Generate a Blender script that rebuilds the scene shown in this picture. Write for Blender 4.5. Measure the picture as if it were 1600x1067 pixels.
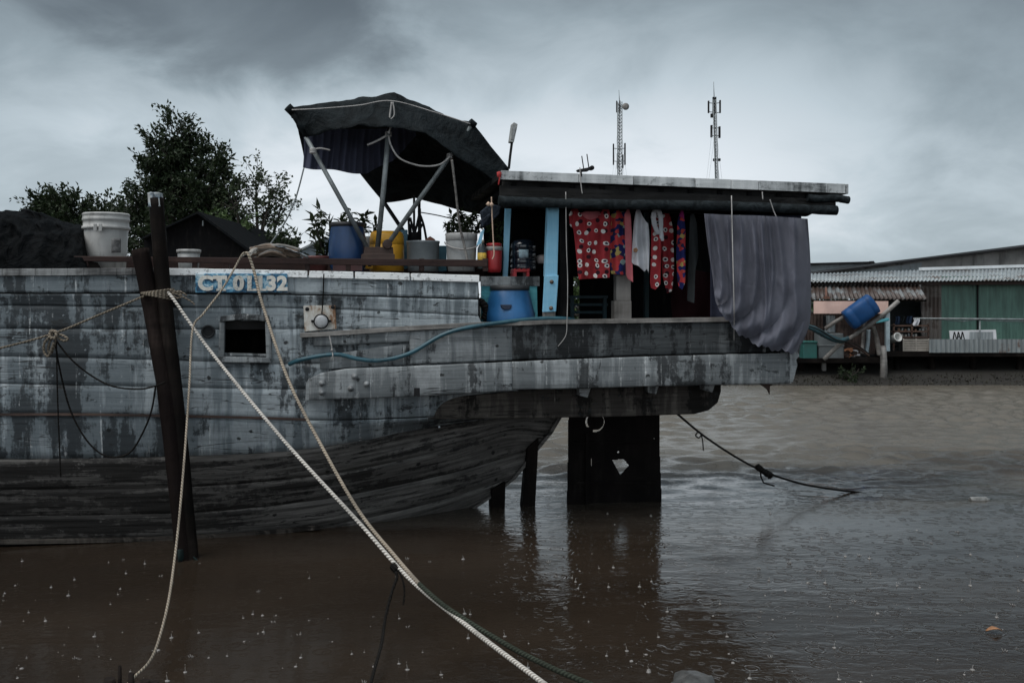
import bpy, bmesh, math, random
import numpy as np
from mathutils import Vector, Matrix, noise as mnoise

random.seed(11)
scene = bpy.context.scene
col = scene.collection
for o in list(bpy.data.objects):
    bpy.data.objects.remove(o)

# ------------------------------------------------------------------ camera
F, HY, H = 1556.0, 470.0, 2.09          # focal length in photo pixels, horizon row, eye height over the water
cd = bpy.data.cameras.new('camera')
cam = bpy.data.objects.new('camera', cd)
col.objects.link(cam)
cam.location = (0, 0, H)
cam.rotation_euler = (math.radians(90), 0, 0)
cd.sensor_width = 36
cd.lens = F * 36 / 1600
cd.shift_y = -(533.5 - HY) / 1600
cd.clip_start, cd.clip_end = 0.05, 6000
scene.camera = cam

# ------------------------------------------------------------------ light: heavy overcast
SUN_EL, SUN_AZ = 58, -125                # degrees; azimuth clockwise from +Y (high over the photographer's left shoulder)
SKY = 0.1
world = bpy.data.worlds.new('World')
scene.world = world
world.use_nodes = True
wn, wl = world.node_tree.nodes, world.node_tree.links
wn.clear()
def WN(t, **kw):
    n = wn.new(t)
    for k, v in kw.items():
        setattr(n, k, v)
    return n
def wmath(op, a, b=None, clamp=False):
    n = WN('ShaderNodeMath', operation=op, use_clamp=clamp)
    for i, v in enumerate((a, b)):
        if v is None: continue
        if isinstance(v, (int, float)): n.inputs[i].default_value = v
        else: wl.new(v, n.inputs[i])
    return n.outputs[0]
wtc = WN('ShaderNodeTexCoord')
wsep = WN('ShaderNodeSeparateXYZ')
wl.new(wtc.outputs['Generated'], wsep.inputs[0])
DX, DY, DZ = wsep.outputs
up = wmath('MAXIMUM', DZ, 0.0)
den = wmath('ADD', up, 0.34)
cmb = WN('ShaderNodeCombineXYZ')
wl.new(wmath('DIVIDE', DX, den), cmb.inputs[0])
wl.new(wmath('DIVIDE', DY, den), cmb.inputs[1])
def wnoise(scale, detail, rough, dist, off):
    mp = WN('ShaderNodeMapping')
    mp.inputs['Location'].default_value = off
    wl.new(cmb.outputs[0], mp.inputs[0])
    n = WN('ShaderNodeTexNoise')
    n.inputs['Scale'].default_value = scale
    n.inputs['Detail'].default_value = detail
    n.inputs['Roughness'].default_value = rough
    n.inputs['Distortion'].default_value = dist
    wl.new(mp.outputs[0], n.inputs['Vector'])
    return n.outputs['Fac']
big = wnoise(1.15, 3.5, 0.45, 0.35, (3.1, 7.4, 0.0))
fine = wnoise(3.2, 6, 0.55, 0.5, (1.7, 2.2, 4.0))
# cloud brightness: pale near the horizon ahead, slate overhead and towards the sides
el = WN('ShaderNodeMapRange', interpolation_type='SMOOTHSTEP')
el.inputs['From Min'].default_value, el.inputs['From Max'].default_value = 0.06, 0.37
el.inputs['To Min'].default_value, el.inputs['To Max'].default_value = 1.06, 0.37
wl.new(DZ, el.inputs['Value'])
cx = WN('ShaderNodeMapRange', interpolation_type='SMOOTHSTEP')
cx.inputs['From Min'].default_value, cx.inputs['From Max'].default_value = 0.18, 0.58
cx.inputs['To Min'].default_value, cx.inputs['To Max'].default_value = 1.0, 0.60
wl.new(wmath('ABSOLUTE', wmath('SUBTRACT', DX, -0.05)), cx.inputs['Value'])
fw = WN('ShaderNodeMapRange', interpolation_type='SMOOTHSTEP')
fw.inputs['From Min'].default_value, fw.inputs['From Max'].default_value = -0.4, 0.7
fw.inputs['To Min'].default_value, fw.inputs['To Max'].default_value = 2.0, 1.0
wl.new(DY, fw.inputs['Value'])
bn = WN('ShaderNodeMapRange', interpolation_type='SMOOTHSTEP')
bn.inputs['From Min'].default_value, bn.inputs['From Max'].default_value = 0.38, 0.62
bn.inputs['To Min'].default_value, bn.inputs['To Max'].default_value = 0.70, 1.02
wl.new(wmath('ADD', wmath('MULTIPLY', big, 0.56), wmath('MULTIPLY', fine, 0.44)), bn.inputs['Value'])
# the one heavy cloud, up and to the left
ddx = wmath('DIVIDE', wmath('SUBTRACT', DX, -0.24), 0.13); ddz = wmath('DIVIDE', wmath('SUBTRACT', DZ, 0.265), 0.05)
dn = wmath('ADD', wmath('ADD', wmath('MULTIPLY', ddx, ddx), wmath('MULTIPLY', ddz, ddz)), wmath('MULTIPLY', wmath('SUBTRACT', fine, 0.5), 5.0))
dark = WN('ShaderNodeMapRange', interpolation_type='SMOOTHSTEP')
dark.inputs['From Min'].default_value, dark.inputs['From Max'].default_value = 0.0, 2.2
dark.inputs['To Min'].default_value, dark.inputs['To Max'].default_value = 0.56, 1.0
wl.new(dn, dark.inputs['Value'])
zn = WN('ShaderNodeMapRange', interpolation_type='SMOOTHSTEP')       # an overcast sky is brightest overhead, out of the frame
zn.inputs['From Min'].default_value, zn.inputs['From Max'].default_value = 0.55, 0.9
zn.inputs['To Min'].default_value, zn.inputs['To Max'].default_value = 1.0, 2.5
wl.new(DZ, zn.inputs['Value'])
lum = wmath('MULTIPLY', wmath('MULTIPLY', wmath('MULTIPLY', el.outputs[0], zn.outputs[0]), wmath('MULTIPLY', cx.outputs[0], dark.outputs[0])), wmath('MULTIPLY', fw.outputs[0], bn.outputs[0]))
tint = WN('ShaderNodeValToRGB')
tint.color_ramp.elements[0].position = 0.0
tint.color_ramp.elements[0].color = (0.0, 0.0, 0.0, 1)
tint.color_ramp.elements[1].position = 1.0
tint.color_ramp.elements[1].color = (0.58, 0.62, 0.66, 1)
for pos, c in ((0.2, (0.085, 0.105, 0.122, 1)), (0.45, (0.218, 0.265, 0.295, 1)), (0.7, (0.375, 0.435, 0.475, 1))):
    e = tint.color_ramp.elements.new(pos); e.color = c
wl.new(lum, tint.inputs[0])
nish = WN('ShaderNodeTexSky', sky_type='NISHITA')
nish.sun_disc = False
nish.sun_elevation = math.radians(SUN_EL)
nish.sun_rotation = math.radians(SUN_AZ)
nish.dust_density = 3.0
cscale = WN('ShaderNodeMix', data_type='RGBA', blend_type='MULTIPLY')
cscale.inputs[0].default_value = 1.0
gain = WN('ShaderNodeMix', data_type='RGBA', blend_type='MULTIPLY')
gain.inputs[0].default_value = 1.0
wl.new(tint.outputs[0], gain.inputs[6])
gcol = WN('ShaderNodeCombineColor')
over = wmath('MAXIMUM', lum, 1.0)
for i in range(3): wl.new(over, gcol.inputs[i])
wl.new(gcol.outputs[0], gain.inputs[7])
wl.new(gain.outputs[2], cscale.inputs[6])
cscale.inputs[7].default_value = (1 / SKY, 1 / SKY, 1 / SKY, 1)
smix = WN('ShaderNodeMix', data_type='RGBA')
smix.inputs[0].default_value = 0.95       # thick cloud cover over the clear sky
wl.new(nish.outputs[0], smix.inputs[6])
wl.new(cscale.outputs[2], smix.inputs[7])
bg = WN('ShaderNodeBackground')
bg.inputs['Strength'].default_value = SKY
wl.new(smix.outputs[2], bg.inputs['Color'])
wo = WN('ShaderNodeOutputWorld')
wl.new(bg.outputs[0], wo.inputs['Surface'])

sl = bpy.data.lights.new('sun', 'SUN')
sl.energy = 1.5
sl.angle = math.radians(50)
sl.color = (1.0, 0.97, 0.93)
sun = bpy.data.objects.new('sun', sl)
col.objects.link(sun)
sd = Vector((math.sin(math.radians(SUN_AZ)) * math.cos(math.radians(SUN_EL)), math.cos(math.radians(SUN_AZ)) * math.cos(math.radians(SUN_EL)), math.sin(math.radians(SUN_EL))))
sun.rotation_euler = (-sd).to_track_quat('-Z', 'Y').to_euler()
sun.location = (0, 0, 30)
vs = scene.view_settings
vs.view_transform = 'Standard'
vs.look = 'None'
vs.exposure = 0.5
vs.gamma = 1.0
vs.use_curve_mapping = False

# ------------------------------------------------------------------ frames of reference
AL = math.atan(0.176)                     # the barge lies turned ten degrees from square-on
CA, SA = math.cos(AL), math.sin(AL)
D = Vector((CA, SA, 0)); NV = Vector((-SA, CA, 0)); UPV = Vector((0, 0, 1))
def B(px, py, v=0.0):                     # point of the barge: on the plane v metres behind its near side
    k = (px - 800) / F
    Y = (9.0 * CA + v) / (CA - k * SA)
    return Vector((k * Y, Y, H + (HY - py) / F * Y))
def P(px, py, Y):
    return Vector(((px - 800) / F * Y, Y, H + (HY - py) / F * Y))
def Wt(px, py, dz=0.0):
    Y = (H - dz) * F / (py - HY)
    return Vector(((px - 800) / F * Y, Y, dz))
def mpp(px, v=0.0):
    return B(px, HY, v).y / F

# ------------------------------------------------------------------ mesh helpers
ORG = {}
def tag(o, label=None, cat=None, group=None, kind=None):
    if label: o['label'] = label
    if cat: o['category'] = cat
    if group: o['group'] = group
    if kind: o['kind'] = kind
    return o
def thing(name, loc, label, cat, group=None):
    o = bpy.data.objects.new(name, None)
    o.empty_display_size = 0.1
    col.objects.link(o)
    o.location = loc
    ORG[o.name] = Vector(loc)
    return tag(o, label, cat, group)
def defuv(p):
    d = p.dot(NV)
    return (p.dot(D) + 0.37 * d, p.z + 0.53 * d)
class MB:
    def __init__(s):
        s.v, s.f, s.uv, s.mi, s.sm = [], [], [], [], []
    def vert(s, p, uv=None):
        s.v.append(Vector(p)); s.uv.append(uv)
        return len(s.v) - 1
    def face(s, idx, mi=0, sm=False):
        s.f.append(tuple(idx)); s.mi.append(mi); s.sm.append(sm)
    def prism(s, pts, dv, mi=0, uo=0.0):
        n = len(pts)
        a = [s.vert(p, (defuv(p)[0] + uo, defuv(p)[1])) for p in map(Vector, pts)]
        b = [s.vert(p + Vector(dv), (defuv(p + Vector(dv))[0] + uo, defuv(p + Vector(dv))[1])) for p in map(Vector, pts)]
        s.face(a, mi); s.face(b[::-1], mi)
        for i in range(n):
            j = (i + 1) % n
            s.face((a[j], a[i], b[i], b[j]), mi)
        return s
    def pb(s, poly, v0, depth, mi=0, uo=0.0):            # polygon outline on the barge's side, given real thickness
        return s.prism([B(x, y, v0) for x, y in poly], NV * depth, mi, uo)
    def rect(s, x0, y0, x1, y1, v0, depth, mi=0, uo=0.0):
        return s.pb([(x0, y0), (x1, y0), (x1, y1), (x0, y1)], v0, depth, mi, uo)
    def hb(s, x0, y0, x1, y1, Y, depth, mi=0):           # box on the far bank
        return s.prism([P(x0, y0, Y), P(x1, y0, Y), P(x1, y1, Y), P(x0, y1, Y)], (0, depth, 0), mi)
    def hp(s, poly, Y, depth, mi=0):
        return s.prism([P(x, y, Y) for x, y in poly], (0, depth, 0), mi)
    def box(s, c, sx, sy, sz, R=None, mi=0):
        R = R or Matrix.Identity(3)
        pts = [Vector(c) + R @ Vector((x * sx / 2, -sy / 2, z * sz / 2)) for x, z in ((-1, -1), (1, -1), (1, 1), (-1, 1))]
        return s.prism(pts, R @ Vector((0, sy, 0)), mi)
    def tube(s, pts, r, seg=8, mi=0, cap=True, wob=0.0):
        pts = [Vector(p) for p in pts]
        rs = r if isinstance(r, (list, tuple)) else [r] * len(pts)
        n = len(pts); rings = []; L = 0.0; ref = None
        for i, p in enumerate(pts):
            t = (pts[min(i + 1, n - 1)] - pts[max(i - 1, 0)])
            t = t.normalized() if t.length > 1e-9 else Vector((0, 0, 1))
            if ref is None:
                ref = t.orthogonal().normalized()
            ref = (ref - t * ref.dot(t))
            ref = ref.normalized() if ref.length > 1e-6 else t.orthogonal().normalized()
            bi = t.cross(ref)
            if i: L += (p - pts[i - 1]).length
            ring = []
            for k in range(seg):
                a = 2 * math.pi * k / seg
                rr = rs[i] * (1 + wob * (random.random() - 0.5))
                ring.append(s.vert(p + (ref * math.cos(a) + bi * math.sin(a)) * rr, (L, k / seg)))
            rings.append(ring)
        for i in range(n - 1):
            for k in range(seg):
                k2 = (k + 1) % seg
                s.face((rings[i][k], rings[i][k2], rings[i + 1][k2], rings[i + 1][k]), mi, True)
        if cap:
            s.face(rings[0][::-1], mi); s.face(rings[-1], mi)
        return s
    def lathe(s, c, prof, seg=28, mi=0, R=None, capb=True, capt=True):
        c = Vector(c); rings = []
        for r, z in prof:
            ring = []
            for k in range(seg):
                a = 2 * math.pi * k / seg
                p = Vector((r * math.cos(a), r * math.sin(a), z))
                if R: p = R @ p
                ring.append(s.vert(c + p, (k / seg * 2 * max(0.02, abs(r)) * 3.14, z)))
            rings.append(ring)
        for i in range(len(prof) - 1):
            for k in range(seg):
                k2 = (k + 1) % seg
                s.face((rings[i][k], rings[i][k2], rings[i + 1][k2], rings[i + 1][k]), mi, True)
        if capb: s.face(rings[0][::-1], mi)
        if capt: s.face(rings[-1], mi)
        return s
    def grid(s, fn, nu, nv, mi=0, sm=True, uvfn=None, skip=None):
        ix = {}
        for j in range(nv + 1):
            for i in range(nu + 1):
                p = fn(i / nu, j / nv)
                ix[i, j] = s.vert(p, uvfn(i / nu, j / nv) if uvfn else None)
        for j in range(nv):
            for i in range(nu):
                if skip and skip((i + .5) / nu, (j + .5) / nv): continue
                s.face((ix[i, j], ix[i + 1, j], ix[i + 1, j + 1], ix[i, j + 1]), mi, sm)
        return s
    def quad(s, a, b, c, d, mi=0):
        i = [s.vert(p) for p in (a, b, c, d)]
        s.face(i, mi)
    def build(s, name, mats, parent=None, bevel=0.0, solid=0.0, label=None, cat=None, group=None, kind=None, recalc=True, autosm=False):
        if not isinstance(mats, (list, tuple)): mats = [mats]
        if parent is not None:
            org = ORG[parent.name]
        else:
            xs = [p.x for p in s.v]; ys = [p.y for p in s.v]; zs = [p.z for p in s.v]
            org = Vector(((min(xs) + max(xs)) / 2, (min(ys) + max(ys)) / 2, min(zs)))
        me = bpy.data.meshes.new(name)
        me.from_pydata([tuple(p - org) for p in s.v], [], s.f)
        for m in mats: me.materials.append(m)
        me.polygons.foreach_set('material_index', s.mi)
        me.polygons.foreach_set('use_smooth', s.sm)
        uvl = me.uv_layers.new(name='UVMap')
        uvs = [u if u is not None else defuv(p) for p, u in zip(s.v, s.uv)]
        li = np.zeros(len(me.loops), dtype=np.int32)
        me.loops.foreach_get('vertex_index', li)
        uvl.data.foreach_set('uv', np.array(uvs, dtype=np.float32)[li].ravel())
        if recalc:
            bm = bmesh.new(); bm.from_mesh(me)
            bmesh.ops.recalc_face_normals(bm, faces=bm.faces)
            bm.to_mesh(me); bm.free()
        me.update()
        o = bpy.data.objects.new(name, me)
        col.objects.link(o)
        if parent is not None: o.parent = parent
        else: o.location = org
        ORG[o.name] = org
        if bevel > 0:
            b = o.modifiers.new('bevel', 'BEVEL'); b.width = bevel; b.segments = 2; b.limit_method = 'ANGLE'; b.angle_limit = math.radians(40)
        if solid > 0:
            b = o.modifiers.new('solid', 'SOLIDIFY'); b.thickness = solid; b.offset = 0
        return tag(o, label, cat, group, kind)
def lerp1(tab, x):
    if x <= tab[0][0]: return tab[0][1]
    for (x0, y0), (x1, y1) in zip(tab, tab[1:]):
        if x <= x1:
            t = (x - x0) / (x1 - x0)
            return y0 + (y1 - y0) * t
    return tab[-1][1]
def smooth1(tab, x):                       # monotone-ish cubic through a table
    n = len(tab)
    if x <= tab[0][0]: return tab[0][1]
    if x >= tab[-1][0]: return tab[-1][1]
    for i in range(n - 1):
        x0, y0 = tab[i]; x1, y1 = tab[i + 1]
        if x <= x1:
            m0 = (y1 - tab[i - 1][1]) / (x1 - tab[i - 1][0]) if i else (y1 - y0) / (x1 - x0)
            m1 = (tab[i + 2][1] - y0) / (tab[i + 2][0] - x0) if i + 2 < n else (y1 - y0) / (x1 - x0)
            h = x1 - x0; t = (x - x0) / h
            return (2*t**3-3*t**2+1)*y0 + (t**3-2*t**2+t)*h*m0 + (-2*t**3+3*t**2)*y1 + (t**3-t**2)*h*m1
def spl(pts, k=8):
    pts = [Vector(p) for p in pts]; out = []
    n = len(pts)
    for i in range(n - 1):
        p0, p1, p2, p3 = pts[max(i - 1, 0)], pts[i], pts[i + 1], pts[min(i + 2, n - 1)]
        for j in range(k):
            t = j / k
            out.append(0.5 * ((2 * p1) + (p2 - p0) * t + (2 * p0 - 5 * p1 + 4 * p2 - p3) * t * t + (3 * p1 - p0 - 3 * p2 + p3) * t ** 3))
    out.append(pts[-1])
    return out
def nz(x, y=0.0, z=0.0):
    return mnoise.noise(Vector((x, y, z)))

# ------------------------------------------------------------------ materials
class Mat:
    def __init__(s, name):
        s.m = bpy.data.materials.new(name); s.m.use_nodes = True
        s.nt = s.m.node_tree; s.nt.nodes.clear()
        s.out = s.nt.nodes.new('ShaderNodeOutputMaterial')
        s.p = s.nt.nodes.new('ShaderNodeBsdfPrincipled')
        s.nt.links.new(s.p.outputs[0], s.out.inputs[0])
        s.tc = s.nt.nodes.new('ShaderNodeTexCoord')
    def n(s, t, ins=None, **props):
        nd = s.nt.nodes.new(t)
        for k, v in props.items(): setattr(nd, k, v)
        for k, v in (ins or {}).items(): s.set(nd, k, v)
        return nd
    def set(s, nd, k, v):
        sk = nd.inputs[k]
        if isinstance(v, bpy.types.NodeSocket): s.nt.links.new(v, sk)
        else:
            if isinstance(v, tuple) and len(v) == 3 and sk.type == 'RGBA': v = v + (1,)
            sk.default_value = v
    def co(s, kind='UV', sc=(1, 1, 1), off=(0, 0, 0)):
        return s.n('ShaderNodeMapping', {'Vector': s.tc.outputs[kind], 'Scale': sc, 'Location': off}).outputs[0]
    def noise(s, vec, scale=1.0, detail=4.0, rough=0.55, dist=0.0):
        return s.n('ShaderNodeTexNoise', {'Vector': vec, 'Scale': scale, 'Detail': detail, 'Roughness': rough, 'Distortion': dist}).outputs['Fac']
    def math(s, op, a, b=0.0, clamp=False):
        nd = s.n('ShaderNodeMath', operation=op, use_clamp=clamp)
        s.set(nd, 0, a); s.set(nd, 1, b)
        return nd.outputs[0]
    def mapr(s, v, a, b, c=0.0, d=1.0, smooth=True):
        return s.n('ShaderNodeMapRange', {'Value': v, 'From Min': a, 'From Max': b, 'To Min': c, 'To Max': d}, interpolation_type='SMOOTHSTEP' if smooth else 'LINEAR').outputs[0]
    def ramp(s, v, stops, const=False):
        r = s.n('ShaderNodeValToRGB', {'Fac': v}); cr = r.color_ramp
        if const: cr.interpolation = 'CONSTANT'
        while len(cr.elements) < len(stops): cr.elements.new(0.5)
        for e, (p, c) in zip(cr.elements, stops):
            e.position = p; e.color = tuple(c) + (1,)
        return r.outputs[0]
    def mix(s, f, a, b, mode='MIX'):
        nd = s.n('ShaderNodeMix', data_type='RGBA', blend_type=mode)
        s.set(nd, 0, f); s.set(nd, 6, a); s.set(nd, 7, b)
        return nd.outputs[2]
    def bump(s, h, strength=0.4, dist=0.01, prev=None):
        ins = {'Height': h, 'Strength': strength, 'Distance': dist}
        if prev is not None: ins['Normal'] = prev
        return s.n('ShaderNodeBump', ins).outputs[0]
    def fin(s, color=None, rough=0.6, normal=None, metal=None, spec=None):
        if color is not None: s.set(s.p, 'Base Color', color)
        s.set(s.p, 'Roughness', rough)
        if normal is not None: s.set(s.p, 'Normal', normal)
        if metal is not None: s.set(s.p, 'Metallic', metal)
        if spec is not None: s.set(s.p, 'Specular IOR Level', spec)
        return s.m
def weathered(name, stops, kind='UV', patch=0.9, streak=0.6, grain=0.35, rough=0.62, bump=0.5, chips=0.5, sc=1.0, bias=0.0, spots=0.0, swap=False, spec=0.3):
    m = Mat(name)
    def cc(a, b, off):
        s3 = (a * sc, b * sc, b * sc) if not swap else (b * sc, a * sc, a * sc)
        if kind == 'Object': s3 = (a * sc, a * sc, b * sc) if not swap else (b * sc, b * sc, a * sc)
        return m.co(kind, s3, off)
    nb = m.noise(cc(1.1, 1.7, (1.3, 0.2, 0.4)), 1.0, 6, 0.6, 0.3)
    nst = m.noise(cc(7.0, 0.55, (0.3, 5.2, 0.1)), 1.0, 5, 0.62)
    ng = m.noise(cc(2.2, 48.0, (0, 0, 0)), 1.0, 4, 0.6)
    nf = m.noise(cc(26.0, 30.0, (4, 2, 1)), 1.0, 5, 0.65)
    t = m.math('MULTIPLY_ADD', m.math('SUBTRACT', nb, 0.5), patch * 1.6)
    t.node.inputs[2].default_value = 0.5 + bias
    t2 = m.math('MULTIPLY_ADD', m.math('SUBTRACT', nst, 0.5), streak * 1.6); m.set(t2.node, 2, t)
    t3 = m.math('MULTIPLY_ADD', m.math('SUBTRACT', ng, 0.5), grain); m.set(t3.node, 2, t2)
    c = m.ramp(t3, stops)
    if chips > 0:
        ch = m.mapr(m.math('ADD', nf, m.math('MULTIPLY', m.math('SUBTRACT', nb, 0.5), -0.7)), 0.60, 0.68)
        c = m.mix(m.math('MULTIPLY', ch, chips), c, stops[0][1])
    if spots > 0:
        vo = m.n('ShaderNodeTexVoronoi', {'Vector': cc(3.0, 3.0, (0.7, 0.1, 0)), 'Scale': 1.0, 'Randomness': 1.0})
        sp = m.mapr(vo.outputs['Distance'], 0.05, 0.09, 1.0, 0.0)
        c = m.mix(m.math('MULTIPLY', sp, spots), c, (0.012, 0.012, 0.012))
    hgt = m.math('ADD', m.math('MULTIPLY', ng, 0.5), m.math('MULTIPLY', nf, 0.5))
    b = m.bump(hgt, bump, 0.012)
    r = m.mapr(nst, 0.3, 0.7, rough - 0.15, rough + 0.15)
    return m.fin(c, r, b, spec=spec)
def hullpaint(name, base, slate, mould, chalk, slate_t=0.5, mould_t=0.56, chalk_t=0.60, peel_t=0.59, grain=0.5, off=0.0, bumps=0.6, sp=0.3, peelc=(0.030, 0.033, 0.034), along=False, dirt_shade=None):
    """weathered paint in layers: base coat, slate stains and black mould running down, chalky runs, crisp peeled flakes, cracks and knots"""
    m = Mat(name)
    c2 = lambda a, b, o=0.0: m.co('UV', (a, b, 1), (o + off, o * 0.7 + off * .3, 0))
    vx, vy = (5.5, 0.42) if not along else (1.7, 8.0)
    nb = m.noise(c2(0.85, 1.25, 1.3), 1.0, 7, 0.6, 0.5)
    nd = m.noise(c2(vx, vy, 4.4), 1.0, 7, 0.66, 0.25)
    nd2 = m.noise(c2(vx * .7, vy * 1.5, 8.9), 1.0, 8, 0.68, 0.2)
    nf = m.noise(c2(vx * 3.2, vy * 1.4, 2.0), 1.0, 6, 0.68)
    ng = m.noise(c2(1.4, 40.0, 0.5), 1.0, 5, 0.65)
    nm = m.noise(c2(17, 15, 7.0), 1.0, 7, 0.72)
    def mixn(*pairs):
        t = 0.0
        for n, k in pairs:
            x = m.math('MULTIPLY_ADD', n, k); m.set(x.node, 2, t); t = x
        return t
    bow = m.mapr(m.n('ShaderNodeSeparateXYZ', {0: m.tc.outputs['Object']}).outputs[0], dirt_shade[0], dirt_shade[1], dirt_shade[2], 0.0) if dirt_shade else 0.0  # darker towards the bow: dirt, plus light fall-off painted into the stains
    tone = mixn((nb, 0.5), (nm, 0.3), (nd, 0.2))
    c = m.mix(m.mapr(tone, 0.36, 0.64), tuple(x * 0.62 for x in base), tuple(min(.85, x * 1.25) for x in base))
    c = m.mix(m.math('MULTIPLY', m.mapr(m.math('ADD', mixn((nd, 0.55), (nb, 0.35), (nm, 0.10)), bow), slate_t - 0.035, slate_t + 0.035), 0.85), c, slate)
    c = m.mix(m.math('MULTIPLY', m.mapr(m.math('ADD', mixn((nd2, 0.55), (nb, 0.25), (nm, 0.20)), bow), mould_t - 0.03, mould_t + 0.015), 0.88), c, mould)
    c = m.mix(m.math('MULTIPLY', m.mapr(mixn((nf, 0.7), (nm, 0.3)), chalk_t - 0.03, chalk_t + 0.05), 0.7), c, chalk)
    pl = m.noise(c2(4.5, 7.5, 6.0), 1.0, 10, 0.75, 0.2)
    pe = m.mapr(mixn((pl, 0.75), (nb, 0.25)), peel_t, peel_t + 0.012)
    c = m.mix(m.math('MULTIPLY', pe, 0.85), c, peelc)
    gr = m.mapr(ng, 0.30, 0.70, 1.0 - grain, 1.0 + grain * .35, False)
    gcol = m.n('ShaderNodeCombineColor', {0: gr, 1: gr, 2: gr}).outputs[0]
    c = m.mix(1.0, c, gcol, 'MULTIPLY')
    cn = m.noise(c2(0.55, 9.0, 2.2), 1.0, 3, 0.5)
    ck = m.mapr(m.math('ABSOLUTE', m.math('SUBTRACT', cn, 0.5)), 0.0015, 0.006, 1.0, 0.0)
    ck = m.math('MULTIPLY', ck, m.mapr(nb, 0.42, 0.55, 1.0, 0.1))
    c = m.mix(m.math('MULTIPLY', ck, 0.8), c, (0.010, 0.010, 0.010))
    vk = m.n('ShaderNodeTexVoronoi', {'Vector': c2(1.5, 1.9, 0.7), 'Scale': 1.0}, voronoi_dimensions='2D')
    wob = m.math('ADD', vk.outputs['Distance'], m.math('MULTIPLY', m.math('SUBTRACT', nm, 0.5), 0.12))
    c = m.mix(m.math('MULTIPLY', m.mapr(wob, 0.018, 0.035, 1.0, 0.0), 0.9), c, (0.009, 0.009, 0.009))
    h = m.math('ADD', m.math('MULTIPLY', ng, 0.5), m.math('ADD', m.math('MULTIPLY', nm, 0.4), m.math('ADD', m.math('MULTIPLY', ck, -0.8), m.math('MULTIPLY', pe, -0.5))))
    return m.fin(c, m.mapr(nd, 0.35, 0.65, 0.5, 0.75), m.bump(h, bumps, 0.012), spec=sp)
def plain(name, c, rough=0.5, var=0.25, kind='Object', sc=6.0, metal=0.0, bump=0.15, dirt=0.35, dirtc=(0.03, 0.027, 0.024), spec=0.5):
    m = Mat(name)
    n1 = m.noise(m.co(kind, (sc, sc, sc)), 1.0, 6, 0.6)
    n2 = m.noise(m.co(kind, (sc * 2.6, sc * 2.6, sc * 0.5), (3, 1, 2)), 1.0, 5, 0.6)
    cl = m.mix(m.mapr(n1, 0.3, 0.7), tuple(x * (1 - var) for x in c), tuple(min(1, x * (1 + var)) for x in c))
    cl = m.mix(m.math('MULTIPLY', m.mapr(n2, 0.5, 0.72), dirt), cl, dirtc)
    n3 = m.noise(m.co(kind, (sc * 1.5, sc * 9, sc * 9), (7, 2, 5)), 1.0, 8, 0.75)
    cl = m.mix(m.math('MULTIPLY', m.mapr(n3, 0.60, 0.66), 0.35), cl, tuple(min(.8, x * 1.8 + .02) for x in c))
    return m.fin(cl, m.mapr(n1, 0.3, 0.7, rough - 0.1, rough + 0.12), m.bump(n2, bump, 0.01), metal, spec)

m_hull = hullpaint('weathered_grey_paint', (0.40, 0.45, 0.475), (0.115, 0.14, 0.155), (0.024, 0.029, 0.033), (0.70, 0.73, 0.74), slate_t=0.50, mould_t=0.56, grain=0.2, dirt_shade=(-3.2, -0.4, 0.055))
m_low = hullpaint('bare_dark_hull', (0.155, 0.148, 0.139), (0.095, 0.09, 0.085), (0.022, 0.021, 0.02), (0.30, 0.29, 0.275), slate_t=0.525, mould_t=0.56, chalk_t=0.63, peel_t=0.66, grain=0.75, bumps=0.9, sp=0.15, along=True, dirt_shade=(-2.6, 1.6, 0.075))  # bow end also carries shadow in its colour, mixed with the dirt
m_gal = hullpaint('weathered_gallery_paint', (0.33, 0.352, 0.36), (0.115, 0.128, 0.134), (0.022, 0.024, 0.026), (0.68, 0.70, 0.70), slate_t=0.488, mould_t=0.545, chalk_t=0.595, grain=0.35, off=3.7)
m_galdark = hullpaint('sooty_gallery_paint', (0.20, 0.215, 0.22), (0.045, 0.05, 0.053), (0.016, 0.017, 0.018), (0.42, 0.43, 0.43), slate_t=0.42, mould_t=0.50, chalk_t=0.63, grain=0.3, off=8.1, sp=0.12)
m_eave = hullpaint('dark_eave_boards', (0.035, 0.034, 0.033), (0.014, 0.014, 0.014), (0.007, 0.007, 0.007), (0.12, 0.115, 0.11), slate_t=0.46, chalk_t=0.66, grain=0.4, off=6.6, sp=0.08, along=True)
m_cap = weathered('chalky_white_paint', [(0.10, (0.04, 0.04, 0.04)), (0.20, (0.45, 0.46, 0.46)), (0.36, (0.80, 0.82, 0.82)), (0.8, (0.88, 0.89, 0.88))], patch=0.5, streak=0.3, bias=0.08)
m_seam = plain('pitch_seam', (0.008, 0.008, 0.008), 0.8, 0.3)
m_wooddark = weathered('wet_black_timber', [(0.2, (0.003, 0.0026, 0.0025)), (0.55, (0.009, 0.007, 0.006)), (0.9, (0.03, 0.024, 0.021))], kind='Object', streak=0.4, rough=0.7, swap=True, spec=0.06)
m_woodbrown = weathered('wet_brown_timber', [(0.2, (0.012, 0.008, 0.007)), (0.55, (0.045, 0.028, 0.023)), (0.9, (0.11, 0.075, 0.06))], kind='Object', streak=0.4)
m_woodgrey = weathered('silvered_timber', [(0.2, (0.03, 0.028, 0.026)), (0.5, (0.15, 0.142, 0.132)), (0.9, (0.38, 0.36, 0.34))], kind='Object', streak=0.4, grain=0.6)
m_postgrey = weathered('bare_grey_post', [(0.2, (0.03, 0.027, 0.024)), (0.5, (0.12, 0.11, 0.1)), (0.9, (0.26, 0.245, 0.23))], kind='Object', streak=0.6, grain=0.4, swap=True)
m_under = hullpaint('tan_beam', (0.12, 0.108, 0.095), (0.035, 0.031, 0.028), (0.008, 0.0075, 0.007), (0.28, 0.26, 0.235), slate_t=0.47, mould_t=0.53, chalk_t=0.63, grain=0.5, off=5.5, sp=0.1)
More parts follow.
